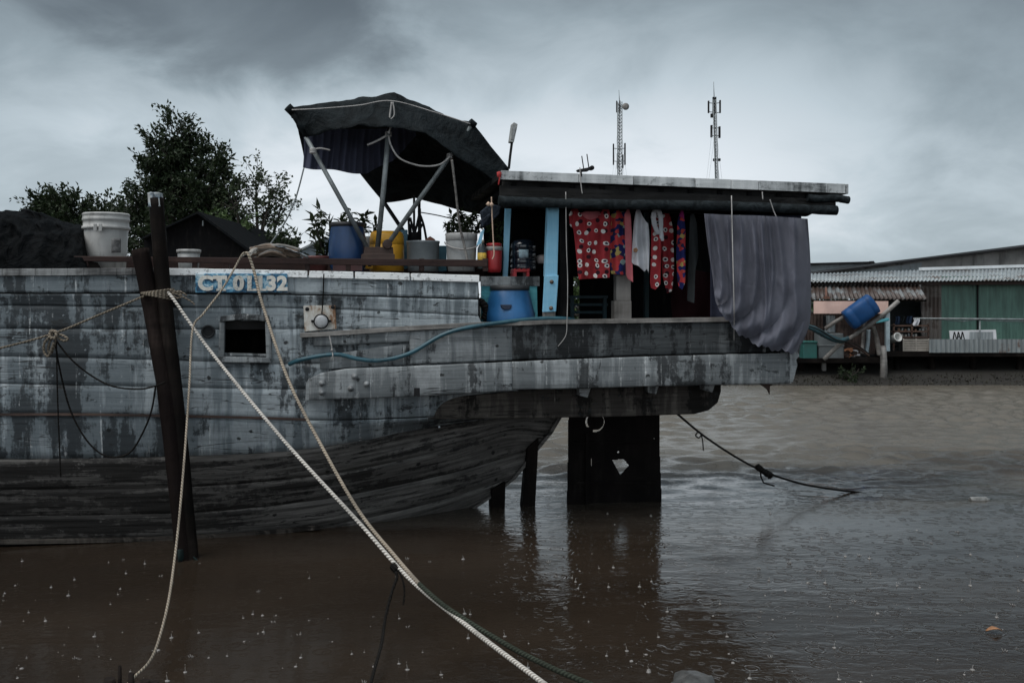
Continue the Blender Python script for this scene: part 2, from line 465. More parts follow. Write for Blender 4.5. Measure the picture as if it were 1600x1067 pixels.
m_blue = weathered('sky_blue_paint', [(0.14, (0.05, 0.06, 0.065)), (0.25, (0.13, 0.30, 0.42)), (0.6, (0.20, 0.45, 0.62)), (0.9, (0.34, 0.56, 0.68))], kind='Object', patch=0.35, streak=0.3, chips=0.35, bias=0.08, swap=True)
m_turq = weathered('peeling_turquoise_paint', [(0.2, (0.04, 0.05, 0.05)), (0.45, (0.08, 0.36, 0.42)), (0.7, (0.16, 0.52, 0.58)), (0.9, (0.40, 0.55, 0.56))], kind='Object', patch=0.8, streak=0.3)
m_roofedge = weathered('grey_zinc_fascia', [(0.2, (0.06, 0.065, 0.066)), (0.42, (0.40, 0.42, 0.425)), (0.8, (0.74, 0.76, 0.76))], patch=0.7, streak=0.6, bump=0.3)
m_rail = weathered('rusty_brown_rail', [(0.2, (0.010, 0.007, 0.007)), (0.55, (0.035, 0.022, 0.02)), (0.9, (0.085, 0.055, 0.045))], patch=0.5, streak=0.2, spec=0.1)
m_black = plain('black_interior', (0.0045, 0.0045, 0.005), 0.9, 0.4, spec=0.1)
m_metal = plain('galvanised_pipe', (0.17, 0.19, 0.195), 0.5, 0.35, metal=0.3)
m_iron = plain('dark_iron', (0.014, 0.014, 0.015), 0.7, 0.4, spec=0.15)
m_rudder = plain('rusted_rudder_plate', (0.006, 0.005, 0.0048), 0.9, 0.5, sc=3, spec=0.1)

def tarp_mat(name, c, sc=5.0, st=0.7, sp=0.07):
    m = Mat(name)
    v = m.co('Object', (sc, sc, sc))
    n1 = m.noise(v, 1.0, 5, 0.55, 1.2)
    n2 = m.noise(v, 4.0, 4, 0.6, 0.6)
    w = m.n('ShaderNodeTexWave', {'Vector': m.co('Object', (40, 40, 40)), 'Scale': 3.0, 'Distortion': 0.3}).outputs['Fac']
    cl = m.mix(m.mapr(n1, 0.35, 0.65), tuple(x * 0.6 for x in c), tuple(x * 1.4 for x in c))
    h = m.math('ADD', n1, m.math('MULTIPLY', n2, 0.3))
    b = m.bump(h, st, 0.05)
    b = m.bump(w, 0.05, 0.003, b)
    return m.fin(cl, 0.7, b, spec=sp)
m_tarp = tarp_mat('black_tarpaulin', (0.0045, 0.0052, 0.0058), 5.0, 1.0, .03)
m_can = tarp_mat('slate_black_tarpaulin', (0.011, 0.014, 0.0155), 4.0, 1.0, .06)
m_awn = tarp_mat('rolled_tarpaulin', (0.016, 0.02, 0.022), 9, 0.5)

def cloth_mat(name, c, transl=0.0, var=0.2, sc=5.0, tcol=None):
    m = Mat(name)
    n1 = m.noise(m.co('UV', (sc, sc * 0.5, sc)), 1.0, 5, 0.6)
    wv = m.n('ShaderNodeTexWave', {'Vector': m.co('UV', (160, 160, 160)), 'Scale': 2.0, 'Distortion': 1.0}).outputs['Fac']
    cl = m.mix(m.mapr(n1, 0.3, 0.7), tuple(x * (1 - var) for x in c), tuple(x * (1 + var) for x in c))
    cr = m.noise(m.co('UV', (5, 2.2, 1), (1, 3, 0)), 1.0, 4, 0.55, 1.4)
    m.fin(cl, 0.9, m.bump(wv, 0.08, 0.002, m.bump(cr, 0.6, 0.03)), spec=0.1)
    if transl > 0:
        tr = m.n('ShaderNodeBsdfTranslucent', {'Color': tcol or cl})
        mx = m.n('ShaderNodeMixShader', {0: transl, 1: m.p.outputs[0], 2: tr.outputs[0]})
        m.nt.links.new(mx.outputs[0], m.out.inputs[0])
    return m.m
m_curt = cloth_mat('slate_violet_cloth', (0.165, 0.17, 0.205), 0.45, 0.3, 3.0, (0.36, 0.37, 0.43))
m_navy = cloth_mat('faded_navy_cloth', (0.075, 0.083, 0.125), 0.4, 0.25, 5.0, (0.12, 0.13, 0.19))
m_white = cloth_mat('grey_white_cotton', (0.56, 0.57, 0.60), 0.15)
m_pink = cloth_mat('washed_pink_cotton', (0.55, 0.16, 0.18), 0.15)
m_charc = cloth_mat('charcoal_cloth', (0.045, 0.05, 0.052), 0.1)
m_maroon = cloth_mat('maroon_blanket', (0.035, 0.012, 0.014), 0.0)

def dot_mat():
    m = Mat('red_cloth_with_white_rings')
    wpn = m.n('ShaderNodeTexNoise', {'Vector': m.co('UV', (6, 2.5, 1)), 'Scale': 1.0, 'Detail': 3.0})
    v = m.mix(0.9, m.co('UV', (11.5, 11.5, 1)), wpn.outputs['Color'], 'ADD')
    vo = m.n('ShaderNodeTexVoronoi', {'Vector': v, 'Scale': 1.0, 'Randomness': 0.55}, voronoi_dimensions='2D')
    d = vo.outputs['Distance']
    rnd = m.n('ShaderNodeSeparateColor', {0: vo.outputs['Color']}).outputs[0]
    ring = m.math('MULTIPLY', m.math('LESS_THAN', d, 0.25), m.math('GREATER_THAN', rnd, 0.15))
    core = m.math('MULTIPLY', m.math('LESS_THAN', d, 0.12), m.math('GREATER_THAN', rnd, 0.45))
    vo2 = m.n('ShaderNodeTexVoronoi', {'Vector': m.co('UV', (11.5, 11.5, 1), (0.42, -0.3, 0)), 'Scale': 1.0, 'Randomness': 0.55}, voronoi_dimensions='2D')
    sh = m.math('MULTIPLY', m.math('LESS_THAN', vo2.outputs['Distance'], 0.25), m.math('GREATER_THAN', m.n('ShaderNodeSeparateColor', {0: vo2.outputs['Color']}).outputs[0], 0.62))
    n1 = m.noise(m.co('UV', (4, 2, 1)), 1.0, 4, 0.6)
    c = m.mix(m.mapr(n1, 0.3, 0.7), (0.20, 0.020, 0.025), (0.36, 0.042, 0.05))
    c = m.mix(sh, c, (0.03, 0.012, 0.018))
    c = m.mix(ring, c, (0.62, 0.60, 0.58))
    c = m.mix(core, c, (0.02, 0.015, 0.03))
    cr = m.noise(m.co('UV', (7, 2.2, 1), (1, 3, 0)), 1.0, 4, 0.55, 1.2)
    return m.fin(c, 0.9, m.bump(cr, 0.8, 0.05), spec=0.1)
m_dots = dot_mat()
def floral_mat():
    m = Mat('floral_cloth_of_red_navy_yellow')
    v = m.co('UV', (20, 20, 1))
    nzv = m.n('ShaderNodeTexNoise', {'Vector': v, 'Scale': 1.2, 'Detail': 3.0})
    vv = m.mix(0.35, v, nzv.outputs['Color'], 'ADD')
    vo = m.n('ShaderNodeTexVoronoi', {'Vector': vv, 'Scale': 1.3, 'Randomness': 1.0}, voronoi_dimensions='2D')
    r = m.n('ShaderNodeSeparateColor', {0: vo.outputs['Color']}).outputs[0]
    c = m.ramp(r, [(0.0, (0.02, 0.025, 0.11)), (0.34, (0.46, 0.05, 0.055)), (0.60, (0.42, 0.33, 0.11)), (0.68, (0.025, 0.025, 0.07)), (0.84, (0.40, 0.06, 0.05)), (0.95, (0.25, 0.33, 0.33))], True)
    cr = m.noise(m.co('UV', (7, 2.2, 1), (1, 3, 0)), 1.0, 4, 0.55, 1.2)
    return m.fin(c, 0.9, m.bump(cr, 0.8, 0.05), spec=0.1)
m_floral = floral_mat()

def rope_mat(name, c, dark, freq=70.0):
    m = Mat(name)
    w = m.n('ShaderNodeTexWave', {'Vector': m.co('UV', (freq, 3.0, 1)), 'Scale': 0.32}, bands_direction='DIAGONAL').outputs['Fac']
    n1 = m.noise(m.co('UV', (3, 1, 1)), 1.0, 5, 0.6)
    n2 = m.noise(m.co('UV', (26, 5, 1)), 1.0, 5, 0.7)
    w2 = m.math('ADD', w, m.math('MULTIPLY', m.math('SUBTRACT', n2, 0.5), 0.9))
    cl = m.mix(m.mapr(w2, 0.0, 0.75), dark, c)
    cl = m.mix(m.math('MULTIPLY', m.mapr(n1, 0.42, 0.62), 0.75), cl, tuple(0.42 * x for x in c))
    return m.fin(cl, 0.85, m.bump(w, 0.7, 0.01), spec=0.1)
m_ropew = rope_mat('white_twisted_rope', (0.60, 0.575, 0.53), (0.25, 0.225, 0.20))
m_ropet = rope_mat('tan_twisted_rope', (0.36, 0.315, 0.255), (0.20, 0.16, 0.12))
m_ropeg = rope_mat('dark_green_rope', (0.05, 0.06, 0.045), (0.012, 0.014, 0.011))
m_roped = rope_mat('wet_black_rope', (0.02, 0.018, 0.016), (0.006, 0.006, 0.006))
m_roped2 = rope_mat('dull_brown_rope', (0.22, 0.19, 0.15), (0.10, 0.08, 0.06))
m_string = plain('grey_string', (0.33, 0.32, 0.31), 0.8, 0.2)

# ================================================================== SETTING: ground and river
def ground_z(x, y):
    if y < 5.3:
        z = 0.62 * min(1, max(0, (5.25 - y) / 2.2)) - 0.10
    elif y < 24.2:
        z = -1.3 + 1.2 * max(0, (y - 21) / 3.2)
    else:
        z = -0.1 + 0.62 * min(1, (y - 24.2) / 2.6)
    return z + 0.05 * nz(x * 0.8, y * 0.8) * (1 if abs(y) < 60 else 0)
mg = MB()
xs = [-3000, -600, -150, -60] + [-40 + i * 0.8 for i in range(101)] + [60, 150, 600, 3000]
ys = [-200, -40, -8, 0, 2, 2.6, 3.2, 3.8, 4.4, 4.9, 5.2, 5.4, 8, 14, 20, 21, 22, 23, 23.6] + [24 + i * 0.2 for i in range(16)] + [28, 30, 34, 40, 60, 150, 500, 1500, 4000]
idx = {}
for j, y in enumerate(ys):
    for i, x in enumerate(xs):
        idx[i, j] = mg.vert((x, y, ground_z(x, y)), (x, y))
for j in range(len(ys) - 1):
    for i in range(len(xs) - 1):
        mg.face((idx[i, j], idx[i + 1, j], idx[i + 1, j + 1], idx[i, j + 1]), 0, True)
def ground_mat():
    m = Mat('muddy_bank')
    n1 = m.noise(m.co('UV', (1.5, 1.5, 1)), 1.0, 8, 0.65)
    n2 = m.noise(m.co('UV', (9, 9, 1)), 1.0, 5, 0.65)
    c = m.ramp(m.math('ADD', m.math('MULTIPLY', n1, 0.5), m.math('MULTIPLY', n2, 0.5)), [(0.3, (0.006, 0.005, 0.004)), (0.5, (0.013, 0.011, 0.0085)), (0.62, (0.015, 0.015, 0.009)), (0.75, (0.035, 0.031, 0.025))])
    return m.fin(c, 0.8, m.bump(n2, 0.8, 0.05))
mg.build('ground', ground_mat(), kind='structure', label='muddy river banks and bed sloping into the brown water', cat='ground', recalc=False)

WX, WY = 0.0, 1.55       # the water sheet's object coordinates start at its own centre
def water_mat():
    m = Mat('muddy_river_water')
    obj = m.tc.outputs['Object']
    # wind ripples, a little longer across than towards the viewer
    r1 = m.noise(m.n('ShaderNodeMapping', {'Vector': obj, 'Scale': (3.6, 7.5, 1)}).outputs[0], 1.0, 3, 0.55, 0.6)
    r2 = m.noise(m.n('ShaderNodeMapping', {'Vector': obj, 'Scale': (13, 21, 1)}).outputs[0], 1.0, 3, 0.6, 0.4)
    r3 = m.noise(m.n('ShaderNodeMapping', {'Vector': obj, 'Scale': (0.35, 0.8, 1)}).outputs[0], 1.0, 3, 0.5, 0.5)
    # rings of raindrops
    def rings(sc, off, freq, keep):
        vo = m.n('ShaderNodeTexVoronoi', {'Vector': m.n('ShaderNodeMapping', {'Vector': obj, 'Scale': (sc, sc, 1), 'Location': off}).outputs[0], 'Scale': 1.0, 'Randomness': 1.0}, voronoi_dimensions='2D')
        d = vo.outputs['Distance']
        rnd = m.n('ShaderNodeSeparateColor', {0: vo.outputs['Color']})
        on = m.math('GREATER_THAN', rnd.outputs[0], 1 - keep)
        rad = m.math('MULTIPLY_ADD', rnd.outputs[1], 0.28); m.set(rad.node, 2, 0.08)
        x = m.math('SUBTRACT', d, rad)
        env = m.math('POWER', 2.718, m.math('MULTIPLY', m.math('MULTIPLY', x, x), -260.0))
        s = m.math('COSINE', m.math('MULTIPLY', x, freq))
        return m.math('MULTIPLY', m.math('MULTIPLY', s, env), on)
    rg = m.math('ADD', rings(4.1, (0.3, 0.7, 0), 55.0, 0.5), rings(8.7, (5.3, 1.7, 0), 46.0, 0.7))
    h = m.math('MULTIPLY_ADD', r1, 0.55)
    h2 = m.math('MULTIPLY_ADD', r2, 0.26); m.set(h2.node, 2, m.math('MULTIPLY', r3, 0.5)); m.set(h.node, 2, h2)
    hh = m.math('MULTIPLY_ADD', rg, 0.13); m.set(hh.node, 2, h)
    sx = m.n('ShaderNodeSeparateXYZ', {0: m.tc.outputs['Object']})
    cxx = m.math('DIVIDE', m.math('SUBTRACT', sx.outputs[0], WX + 2.95), 0.95); cyy = m.math('DIVIDE', m.math('SUBTRACT', sx.outputs[1], WY + 9.45), 0.62)
    calm = m.math('POWER', 2.718, m.math('MULTIPLY', m.math('ADD', m.math('MULTIPLY', cxx, cxx), m.math('MULTIPLY', cyy, cyy)), -1.0))
    ruf = m.mapr(m.noise(m.n('ShaderNodeMapping', {'Vector': obj, 'Scale': (0.22, 0.55, 1), 'Location': (3.3, 1.2, 0)}).outputs[0], 1.0, 4, 0.55, 0.8), 0.36, 0.62, 0.35, 1.0)
    amp = m.math('MULTIPLY', ruf, m.math('SUBTRACT', 1.0, m.math('MULTIPLY', calm, 0.88)))
    far = m.mapr(sx.outputs[1], WY + 9.2, WY + 13.0, 0.38, 1.5)
    b = m.bump(m.math('MULTIPLY', hh, m.math('MULTIPLY', amp, far)), 0.9, 0.024)
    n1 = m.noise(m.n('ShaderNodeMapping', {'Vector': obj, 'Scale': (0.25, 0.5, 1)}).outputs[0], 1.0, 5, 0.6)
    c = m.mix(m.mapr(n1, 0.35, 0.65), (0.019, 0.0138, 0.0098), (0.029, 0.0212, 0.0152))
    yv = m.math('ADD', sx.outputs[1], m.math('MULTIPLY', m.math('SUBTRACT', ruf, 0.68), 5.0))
    c = m.mix(m.mapr(yv, WY + 9.5, WY + 14.5, 0.0, 1.0), c, (0.115, 0.103, 0.085))      # tan channel silt, its colour lightened to stand in for reflected sky
    m.set(m.p, 'IOR', 1.34)
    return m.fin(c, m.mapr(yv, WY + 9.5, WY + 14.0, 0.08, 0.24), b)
# the river's surface: a real chop of short waves out in the channel, smoother in the lee of the barge
wx = np.concatenate([[-3000, -400, -80, -30], np.arange(-14, 17.01, 0.08), [30, 80, 400, 3000]])
wy = np.concatenate([[-30, 0, 3], np.arange(5.0, 8.0, 0.15), np.arange(8.0, 24.6, 0.055), [26.9]])
GX, GY = np.meshgrid(wx, wy)
rng = np.random.default_rng(4)
hz_ = np.zeros_like(GX)
for _ in range(46):
    lam = rng.uniform(0.24, 0.7); th = rng.normal(math.pi / 2, 0.7); kk = 2 * math.pi / lam
    hz_ += lam * np.sin(kk * (GX * math.cos(th) + GY * math.sin(th)) + rng.uniform(0, 6.28)) * 0.5
hz_ /= np.sqrt(46)
env = np.zeros_like(GX)
for _ in range(9):
    lam = rng.uniform(2.5, 7.0); th = rng.uniform(0, 6.28)
    env += np.sin(2 * math.pi / lam * (GX * math.cos(th) * .5 + GY * math.sin(th)) + rng.uniform(0, 6.28))
env = np.clip(1 + env / 6, 0.35, 1.7)
sm = lambda a, b, t: (lambda u: u * u * (3 - 2 * u))(np.clip((t - a) / (b - a), 0, 1))
calmg = np.exp(-(((GX - 2.95) / 1.1) ** 2 + ((GY - 9.45) / 0.7) ** 2))
AMP = (0.004 + 0.10 * sm(9.3, 13.5, GY)) * env * (1 - 0.9 * calmg)
AMP *= (np.abs(GX - 1) < 15.5) * (GY > 4.9) * (1 - sm(23.3, 24.6, GY))
hz_ *= AMP
mw = MB()
for X_, Y_, Z_ in zip(GX.ravel(), GY.ravel(), hz_.ravel()):
    mw.v.append(Vector((X_, Y_, Z_))); mw.uv.append((X_, Y_))
nx_, ny_ = len(wx), len(wy)
for j in range(ny_ - 1):
    for i in range(nx_ - 1):
        mw.face((j * nx_ + i, j * nx_ + i + 1, (j + 1) * nx_ + i + 1, (j + 1) * nx_ + i), 0, True)
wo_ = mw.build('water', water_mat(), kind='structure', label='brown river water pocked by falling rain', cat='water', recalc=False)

# ================================================================== THE BARGE
barge = thing('wooden_barge', Wt(640, 822), 'weathered grey wooden barge with a roofed stern cabin, moored by two black posts', 'boat')
def R(y, v=0.0, end=757, start=-300):
    return dict(y=y, v=v if isinstance(v, list) else [(0, v)], e=end, s=start)
rows = [
    R([(-300, 428), (20, 428), (250, 427), (480, 430), (747, 436)], -0.03, 747),
    R([(-300, 459), (20, 459), (250, 459), (480, 461), (747, 468)], -0.03, 747),
    R([(-300, 478), (20, 477), (270, 480), (500, 482), (747, 493)], 0.0, 747),
    R([(-300, 516), (0, 514), (300, 515), (500, 514), (757, 514)], 0.0, 757),
    R([(-300, 556), (0, 557), (300, 564), (440, 569), (757, 566)], 0.0, 757),
    R([(-300, 600), (0, 600), (300, 606), (480, 608), (760, 606)], 0.0, 800),
    R([(-300, 648), (0, 648), (260, 650), (500, 656), (700, 650), (880, 640)], [(480, 0.0), (600, .05), (700, .16), (780, .45), (840, .85), (880, 1.15)], 880),
    R([(-300, 720), (0, 717), (260, 713), (440, 705), (560, 689), (640, 673), (720, 660), (800, 651), (876, 645)], [(-300, .04), (0, .05), (440, .1), (560, .2), (640, .4), (720, .7), (800, 1.0), (876, 1.15)], 876),
    R([(-300, 770), (0, 765), (300, 760), (480, 745), (600, 725), (720, 695), (800, 672), (860, 676)], [(-300, .1), (0, .12), (300, .15), (480, .22), (600, .38), (720, .7), (800, 1.0), (860, 1.15)], 860),
    R([(-300, 812), (0, 806), (300, 800), (480, 783), (600, 762), (720, 735), (800, 712), (838, 703)], [(-300, .18), (0, .2), (300, .23), (480, .35), (600, .55), (720, .85), (800, 1.1), (838, 1.15)], 838),
    R([(-300, 855), (0, 848), (260, 842), (480, 825), (600, 803), (700, 778), (770, 755), (802, 746)], [(-300, .26), (0, .28), (260, .3), (480, .42), (600, .6), (700, .9), (770, 1.1), (802, 1.15)], 802),
    R([(-300, 900), (0, 894), (300, 890), (480, 880), (600, 856), (690, 822), (735, 796)], [(-300, .36), (0, .4), (300, .45), (480, .6), (600, .85), (690, 1.1), (735, 1.15)], 735),
]
def rowpt(r, u, dv=0.0, dy=0.0, mirror=False):
    px = r['s'] + (r['e'] - r['s']) * u
    v = smooth1(r['v'], px)
    p = B(px, smooth1(r['y'], px) + dy, v + dv)
    return p + NV * 2 * (1.15 - v) if mirror else p
WIN = (347, 500, 418, 556)
def in_win(p):
    k = p.x / p.y
    return WIN[0] < 800 + k * F < WIN[2] and WIN[1] < HY + (H - p.z) / p.y * F < WIN[3]
hull = MB()
NU = 300
uo = 0.0
rowz = [433, 459, 479, 515, 564, 605, 650, 715, 762, 803, 846, 890]
for k in range(len(rows) - 1):
    a, b = rows[k], rows[k + 1]
    mi = 0 if k < 7 else 1
    uo = random.uniform(0, 40) if k in (0, 1, 7, 8, 9, 10) else uo
    sub = 5
    lap = (0.006, 0.006, 0.0, 0.0, 0.0, 0.0, 0.003, 0.002, 0.002, 0.002, 0.002, 0.002)[k]
    gap = (1.5, 0.16, 0.0, 0.14, 0.0, 1.1, 0.0, 0.05, 0.06, 0.06, 0.05, 0.05)[k]
    gtop = (0.3, 0.5, 0.0, 0.0, 0.0, 0.0, 0.6, 0.0, 0.02, 0.02, 0.02, 0.02)[k]
    ringsv = []
    levels = [(0.0, 0.035, gtop), (0.0, 0.0, gtop)] + [(t / sub, 0.0, 0.0) for t in range(1, sub)] + [(1.0, 0.0, -gap), (1.0, 0.045, -gap)]
    for (t, dv, dy) in levels:
        line = []
        for i in range(NU + 1):
            u = i / NU
            jy = 0.7 * nz(i * 0.13, (k + (1 if t > .5 else 0)) * 3.1) if t in (0.0, 1.0) else 0
            jv = 0.0015 * nz(i * 0.07, (k + t) * 5.0, 1.7)
            A = rowpt(a, u, dv + jv * (1 if k < 6 else .3) + lap * 0.0, dy + jy); Bb = rowpt(b, u, dv + jv - lap * t * 0.6, dy + jy)
            if k >= 6:
                Z = rowpt(rows[k - 1], u, dv); E = rowpt(rows[min(k + 2, len(rows) - 1)], u, dv)
                p = 0.5 * ((2 * A) + (Bb - Z) * t + (2 * Z - 5 * A + 4 * Bb - E) * t * t + (3 * A - Z - 3 * Bb + E) * t ** 3)
            else:
                p = A.lerp(Bb, t)
            line.append(hull.vert(p, (p.dot(D) + uo, (H + (HY - rowz[k] - (rowz[k + 1] - rowz[k]) * t) / F * 8.4) + uo * 0.37)))
        ringsv.append(line)
    for j in range(len(ringsv) - 1):
        for i in range(NU):
            q = (ringsv[j][i], ringsv[j][i + 1], ringsv[j + 1][i + 1], ringsv[j + 1][i])
            c = (hull.v[q[0]] + hull.v[q[2]]) / 2
            if in_win(c): continue
            hull.face(q, 2 if j in (0, len(ringsv) - 2) else mi, 0 < j < len(ringsv) - 2)
# inner skin seen through the seams, and the far side of the hull
for k in range(len(rows) - 1):
    for mir in (False, True):
        ia = []
        for i in range(0, NU + 1, 2 if not mir else 10):
            u = i / NU
            pa, pbm = (rowpt(rows[k], u, 0.04), rowpt(rows[k + 1], u, 0.04)) if not mir else (rowpt(rows[k], u, 0, 0, True), rowpt(rows[k + 1], u, 0, 0, True))
            ia.append((hull.vert(pa), hull.vert(pbm)))
        for (a0, b0), (a1, b1) in zip(ia, ia[1:]):
            c = (hull.v[a0] + hull.v[b1]) / 2
            if not mir and in_win(c): continue
            hull.face((a0, a1, b1, b0), 2 if not mir else (0 if k < 7 else 1), True)
# transom and bulkheads
hull.quad(B(747, 436, 0.0), B(747, 436, 0.0) + NV * 2.3, B(757, 606, 0.0) + NV * 2.3, B(757, 606, 0.0), 0)
hull.quad(B(-300, 430, 0.0), B(-300, 430, 0.0) + NV * 2.3, B(-300, 900, .4) + NV * 1.6, B(-300, 900, .4), 0)
# bolt heads and knots
for _ in range(34):
    px, py = random.uniform(0, 700), random.choice((492, 530, 548, 585, 622, 636, 668, 682)) + random.uniform(-6, 6)
    if px > 470 and py < 630: continue
    if 330 < px < 430 and 480 < py < 575: continue
    c = B(px, py, -0.012)
    Rm = Matrix((D, UPV, -NV)).transposed()
    hull.lathe(c, [(0.010, 0), (0.009, 0.006), (0.004, 0.009)], 8, 0, Rm, False, True)
hull_o = hull.build('hull', [m_hull, m_low, m_seam], barge, recalc=False)
hull.v  # the mesh lists stay available for nothing else

deck = MB()
deck.prism([B(-300, 433, 0.02), B(745, 440, 0.02), B(745, 440, 0.02) + NV * 2.25, B(-300, 433, 0.02) + NV * 2.25], (0, 0, -0.06))
deck.build('deck', m_woodgrey, barge)

cap = MB()
segs = [(-300, 30, 0), (30, 258, 0), (262, 480, 1), (483, 552, 1), (555, 640, 1), (643, 749, 1)]
capy = [(-300, 420), (20, 420), (250, 419), (480, 423), (747, 430)]
for (x0, x1, mi) in segs:
    n = max(2, int((x1 - x0) / 24))
    for i in range(n):
        a, b2 = x0 + (x1 - x0) * i / n, x0 + (x1 - x0) * (i + 1) / n
        ja, jb = nz(a * .05) * 0.6, nz(b2 * .05) * 0.6
        cap.pb([(a, smooth1(capy, a) + ja), (b2, smooth1(capy, b2) + jb), (b2, smooth1(capy, b2) + 11 + jb), (a, smooth1(capy, a) + 11 + ja)], -0.055, 0.12, mi if x0 > 60 else 1 - 1 + (0 if x1 < 100 else 0))
cap.build('gunwale_cap', [weathered('dim_worn_cap', [(0.2, (0.01, 0.01, 0.01)), (0.5, (0.08, 0.08, 0.08)), (0.75, (0.35, 0.36, 0.36))], patch=0.8, streak=0.5), m_cap], barge, bevel=0.004)

wale = MB()
def wale_run(y, v, h, mi=0, x0=-300, x1=500, wob=0.4):
    prev = None
    for i in range(int((x1 - x0) / 10)):
        a, b2 = x0 + 10 * i, x0 + 10 * i + 10
        ya, yb = smooth1(y, a), smooth1(y, b2)
        va, vb = smooth1(v, a), smooth1(v, b2)
        pts = [B(a, ya, va), B(b2, yb, vb), B(b2, yb + h, vb), B(a, ya + h, va)]
        wale.prism(pts, NV * 0.07, mi)
wale_run([(-300, 846), (0, 845), (140, 843), (260, 840), (400, 832), (500, 822)], [(-300, .18), (0, .20), (260, .22), (500, .35)], 5, 0, -300, 500)
wale.build('wale', [m_under, m_woodbrown], barge)
wale = MB()
wale_run([(-300, 646), (0, 646), (140, 646), (260, 648), (400, 651), (480, 654)], [(-300, -.022), (480, -.022)], 3.5, 1, -300, 480)
wale.build('wale', [m_under, m_woodbrown], barge)

rail = MB()
ry = [(105, 401), (400, 403), (760, 407)]
rail.prism([B(105, 400, .10), B(762, 406, .10), B(762, 417, .10), B(105, 408, .10)], NV * 0.07)
for px in (130, 300, 350, 476, 540, 655, 755):
    rail.prism([B(px, 404, .115), B(px + 8, 404, .115), B(px + 8, 424, .115), B(px, 424, .115)], NV * 0.05)
rail.build('rail', m_rail, barge, bevel=0.006)
fb = MB(); fb.pb([(118, 405), (757, 409), (757, 440), (118, 440)], 1.75, .05); fb.build('far_bulwark', m_rail, barge)
kb = MB()
kb.pb([(118, 421), (138, 408), (150, 410), (157, 421)], .12, .06)
kb.build('knee_brace', m_wooddark, barge)

# window
wf = MB()
wf.pb([(343, 502), (351, 499), (350, 560), (341, 560)], -0.05, 0.075, 0, 3)
wf.pb([(414, 501), (422, 503), (425, 562), (416, 561)], -0.05, 0.075, 0, 9)
wf.pb([(345, 494), (380, 490), (416, 493), (423, 503), (380, 499), (343, 503)], -0.065, 0.085, 0, 5)
wf.pb([(341, 557), (420, 559), (424, 567), (338, 566)], -0.07, 0.10, 0, 7)
wf.pb([(350, 551), (416, 553), (416, 557), (350, 556)], -0.01, 0.03, 0, 8)
wb = MB()
x0, y0, x1, y1 = 345, 498, 420, 560
a = [B(x0, y0, .05), B(x1, y0, .05), B(x1, y1, .05), B(x0, y1, .05)]
bk = [p + NV * 0.5 for p in a]
for i in range(4):
    j = (i + 1) % 4
    wb.quad(a[i], a[j], bk[j], bk[i])
wb.quad(*bk)
wb_o = wb.build('window', m_black, barge, recalc=False)
wf.build('frame', m_gal, wb_o, bevel=0.006)
ph = MB(); Rm = Matrix((D, UPV, -NV)).transposed()
ph.lathe(B(326, 518, 0.02), [(0.052, -0.02), (0.058, 0.036), (0.044, 0.04), (0.04, 0.022)], 22, 0, Rm)
ph.build('scupper_port', m_galdark, barge)

# registration board
nb_ = MB()
nb_.pb([(305.5, 427.5), (449, 427.5), (449, 457), (305, 457.5)], -0.075, 0.04)
def plate_mat():
    m = Mat('chipped_blue_board')
    n1 = m.noise(m.co('UV', (13, 13, 1)), 1.0, 6, 0.7, 0.4)
    n2 = m.noise(m.co('UV', (2.2, 2.2, 1), (1.7, 0.3, 0)), 1.0, 3, 0.5)
    c = m.ramp(m.math('ADD', m.math('MULTIPLY', n1, 0.65), m.math('MULTIPLY', n2, 0.35)), [(0.42, (0.012, 0.04, 0.075)), (0.48, (0.02, 0.12, 0.23)), (0.52, (0.10, 0.30, 0.44)), (0.57, (0.50, 0.60, 0.64))])
    return m.fin(c, 0.6, m.bump(n1, 0.5, 0.006))
plate = nb_.build('name_plate', plate_mat(), barge, bevel=0.004)
def text_mesh(txt, name, mat, parent, origin, right, upv, width, height, depth=0.006, bold=0.0, spacing=1.0):
    cu = bpy.data.curves.new(name, 'FONT')
    cu.body = txt; cu.extrude = 0.02; cu.offset = bold; cu.space_character = spacing; cu.resolution_u = 6
    to = bpy.data.objects.new(name + '_curve', cu); col.objects.link(to)
    dg = bpy.context.evaluated_depsgraph_get(); dg.update()
    me = bpy.data.meshes.new_from_object(to.evaluated_get(dg))
    bpy.data.objects.remove(to)
    co = np.array([v.co[:] for v in me.vertices])
    mn, mx = co.min(0), co.max(0)
    nrm = right.cross(upv)
    org = ORG[parent.name]
    for v, c in zip(me.vertices, co):
        f = (c - mn) / (mx - mn)
        v.co = origin + right * (f[0] * width) + upv * (f[1] * height) + nrm * (f[2] * depth) - org
    me.materials.clear(); me.materials.append(mat)
    o = bpy.data.objects.new(name, me); col.objects.link(o); o.parent = parent
    ORG[o.name] = org
    return o
m_letter = weathered('chipped_cream_lettering', [(0.08, (0.05, 0.1, 0.14)), (0.26, (0.42, 0.42, 0.39)), (0.6, (0.68, 0.66, 0.60)), (0.9, (0.78, 0.76, 0.70))], kind='Object', patch=0.7, streak=0.5, chips=0.75, sc=2.5, bias=0.04)
lo = B(309.5, 454.5, -0.077)
text_mesh('CT 01132', 'lettering', m_letter, plate, lo, D, UPV, 134.5 * mpp(378), 24 * mpp(378), 0.008, 0.05, 1.06)
ser = MB()                                   # slab serifs of the painted T, ones and C
mp_ = mpp(378)
for (cx_, w_) in ((345.5, 15), (394, 16), (408, 16)):
    ser.rect(cx_ - w_ / 2, 451.0, cx_ + w_ / 2, 454.6, -0.0842, 0.005)
for cx_ in (390.5, 404.5):
    ser.pb([(cx_ - 4.5, 431), (cx_ + 3, 431), (cx_ + 3, 436), (cx_ - 4.5, 436)], -0.0842, 0.005)
for xx in (338.2, 351.4):
    ser.rect(xx, 431, xx + 3.0, 439, -0.0842, 0.005)
so = ser.build('lettering', m_letter, plate)
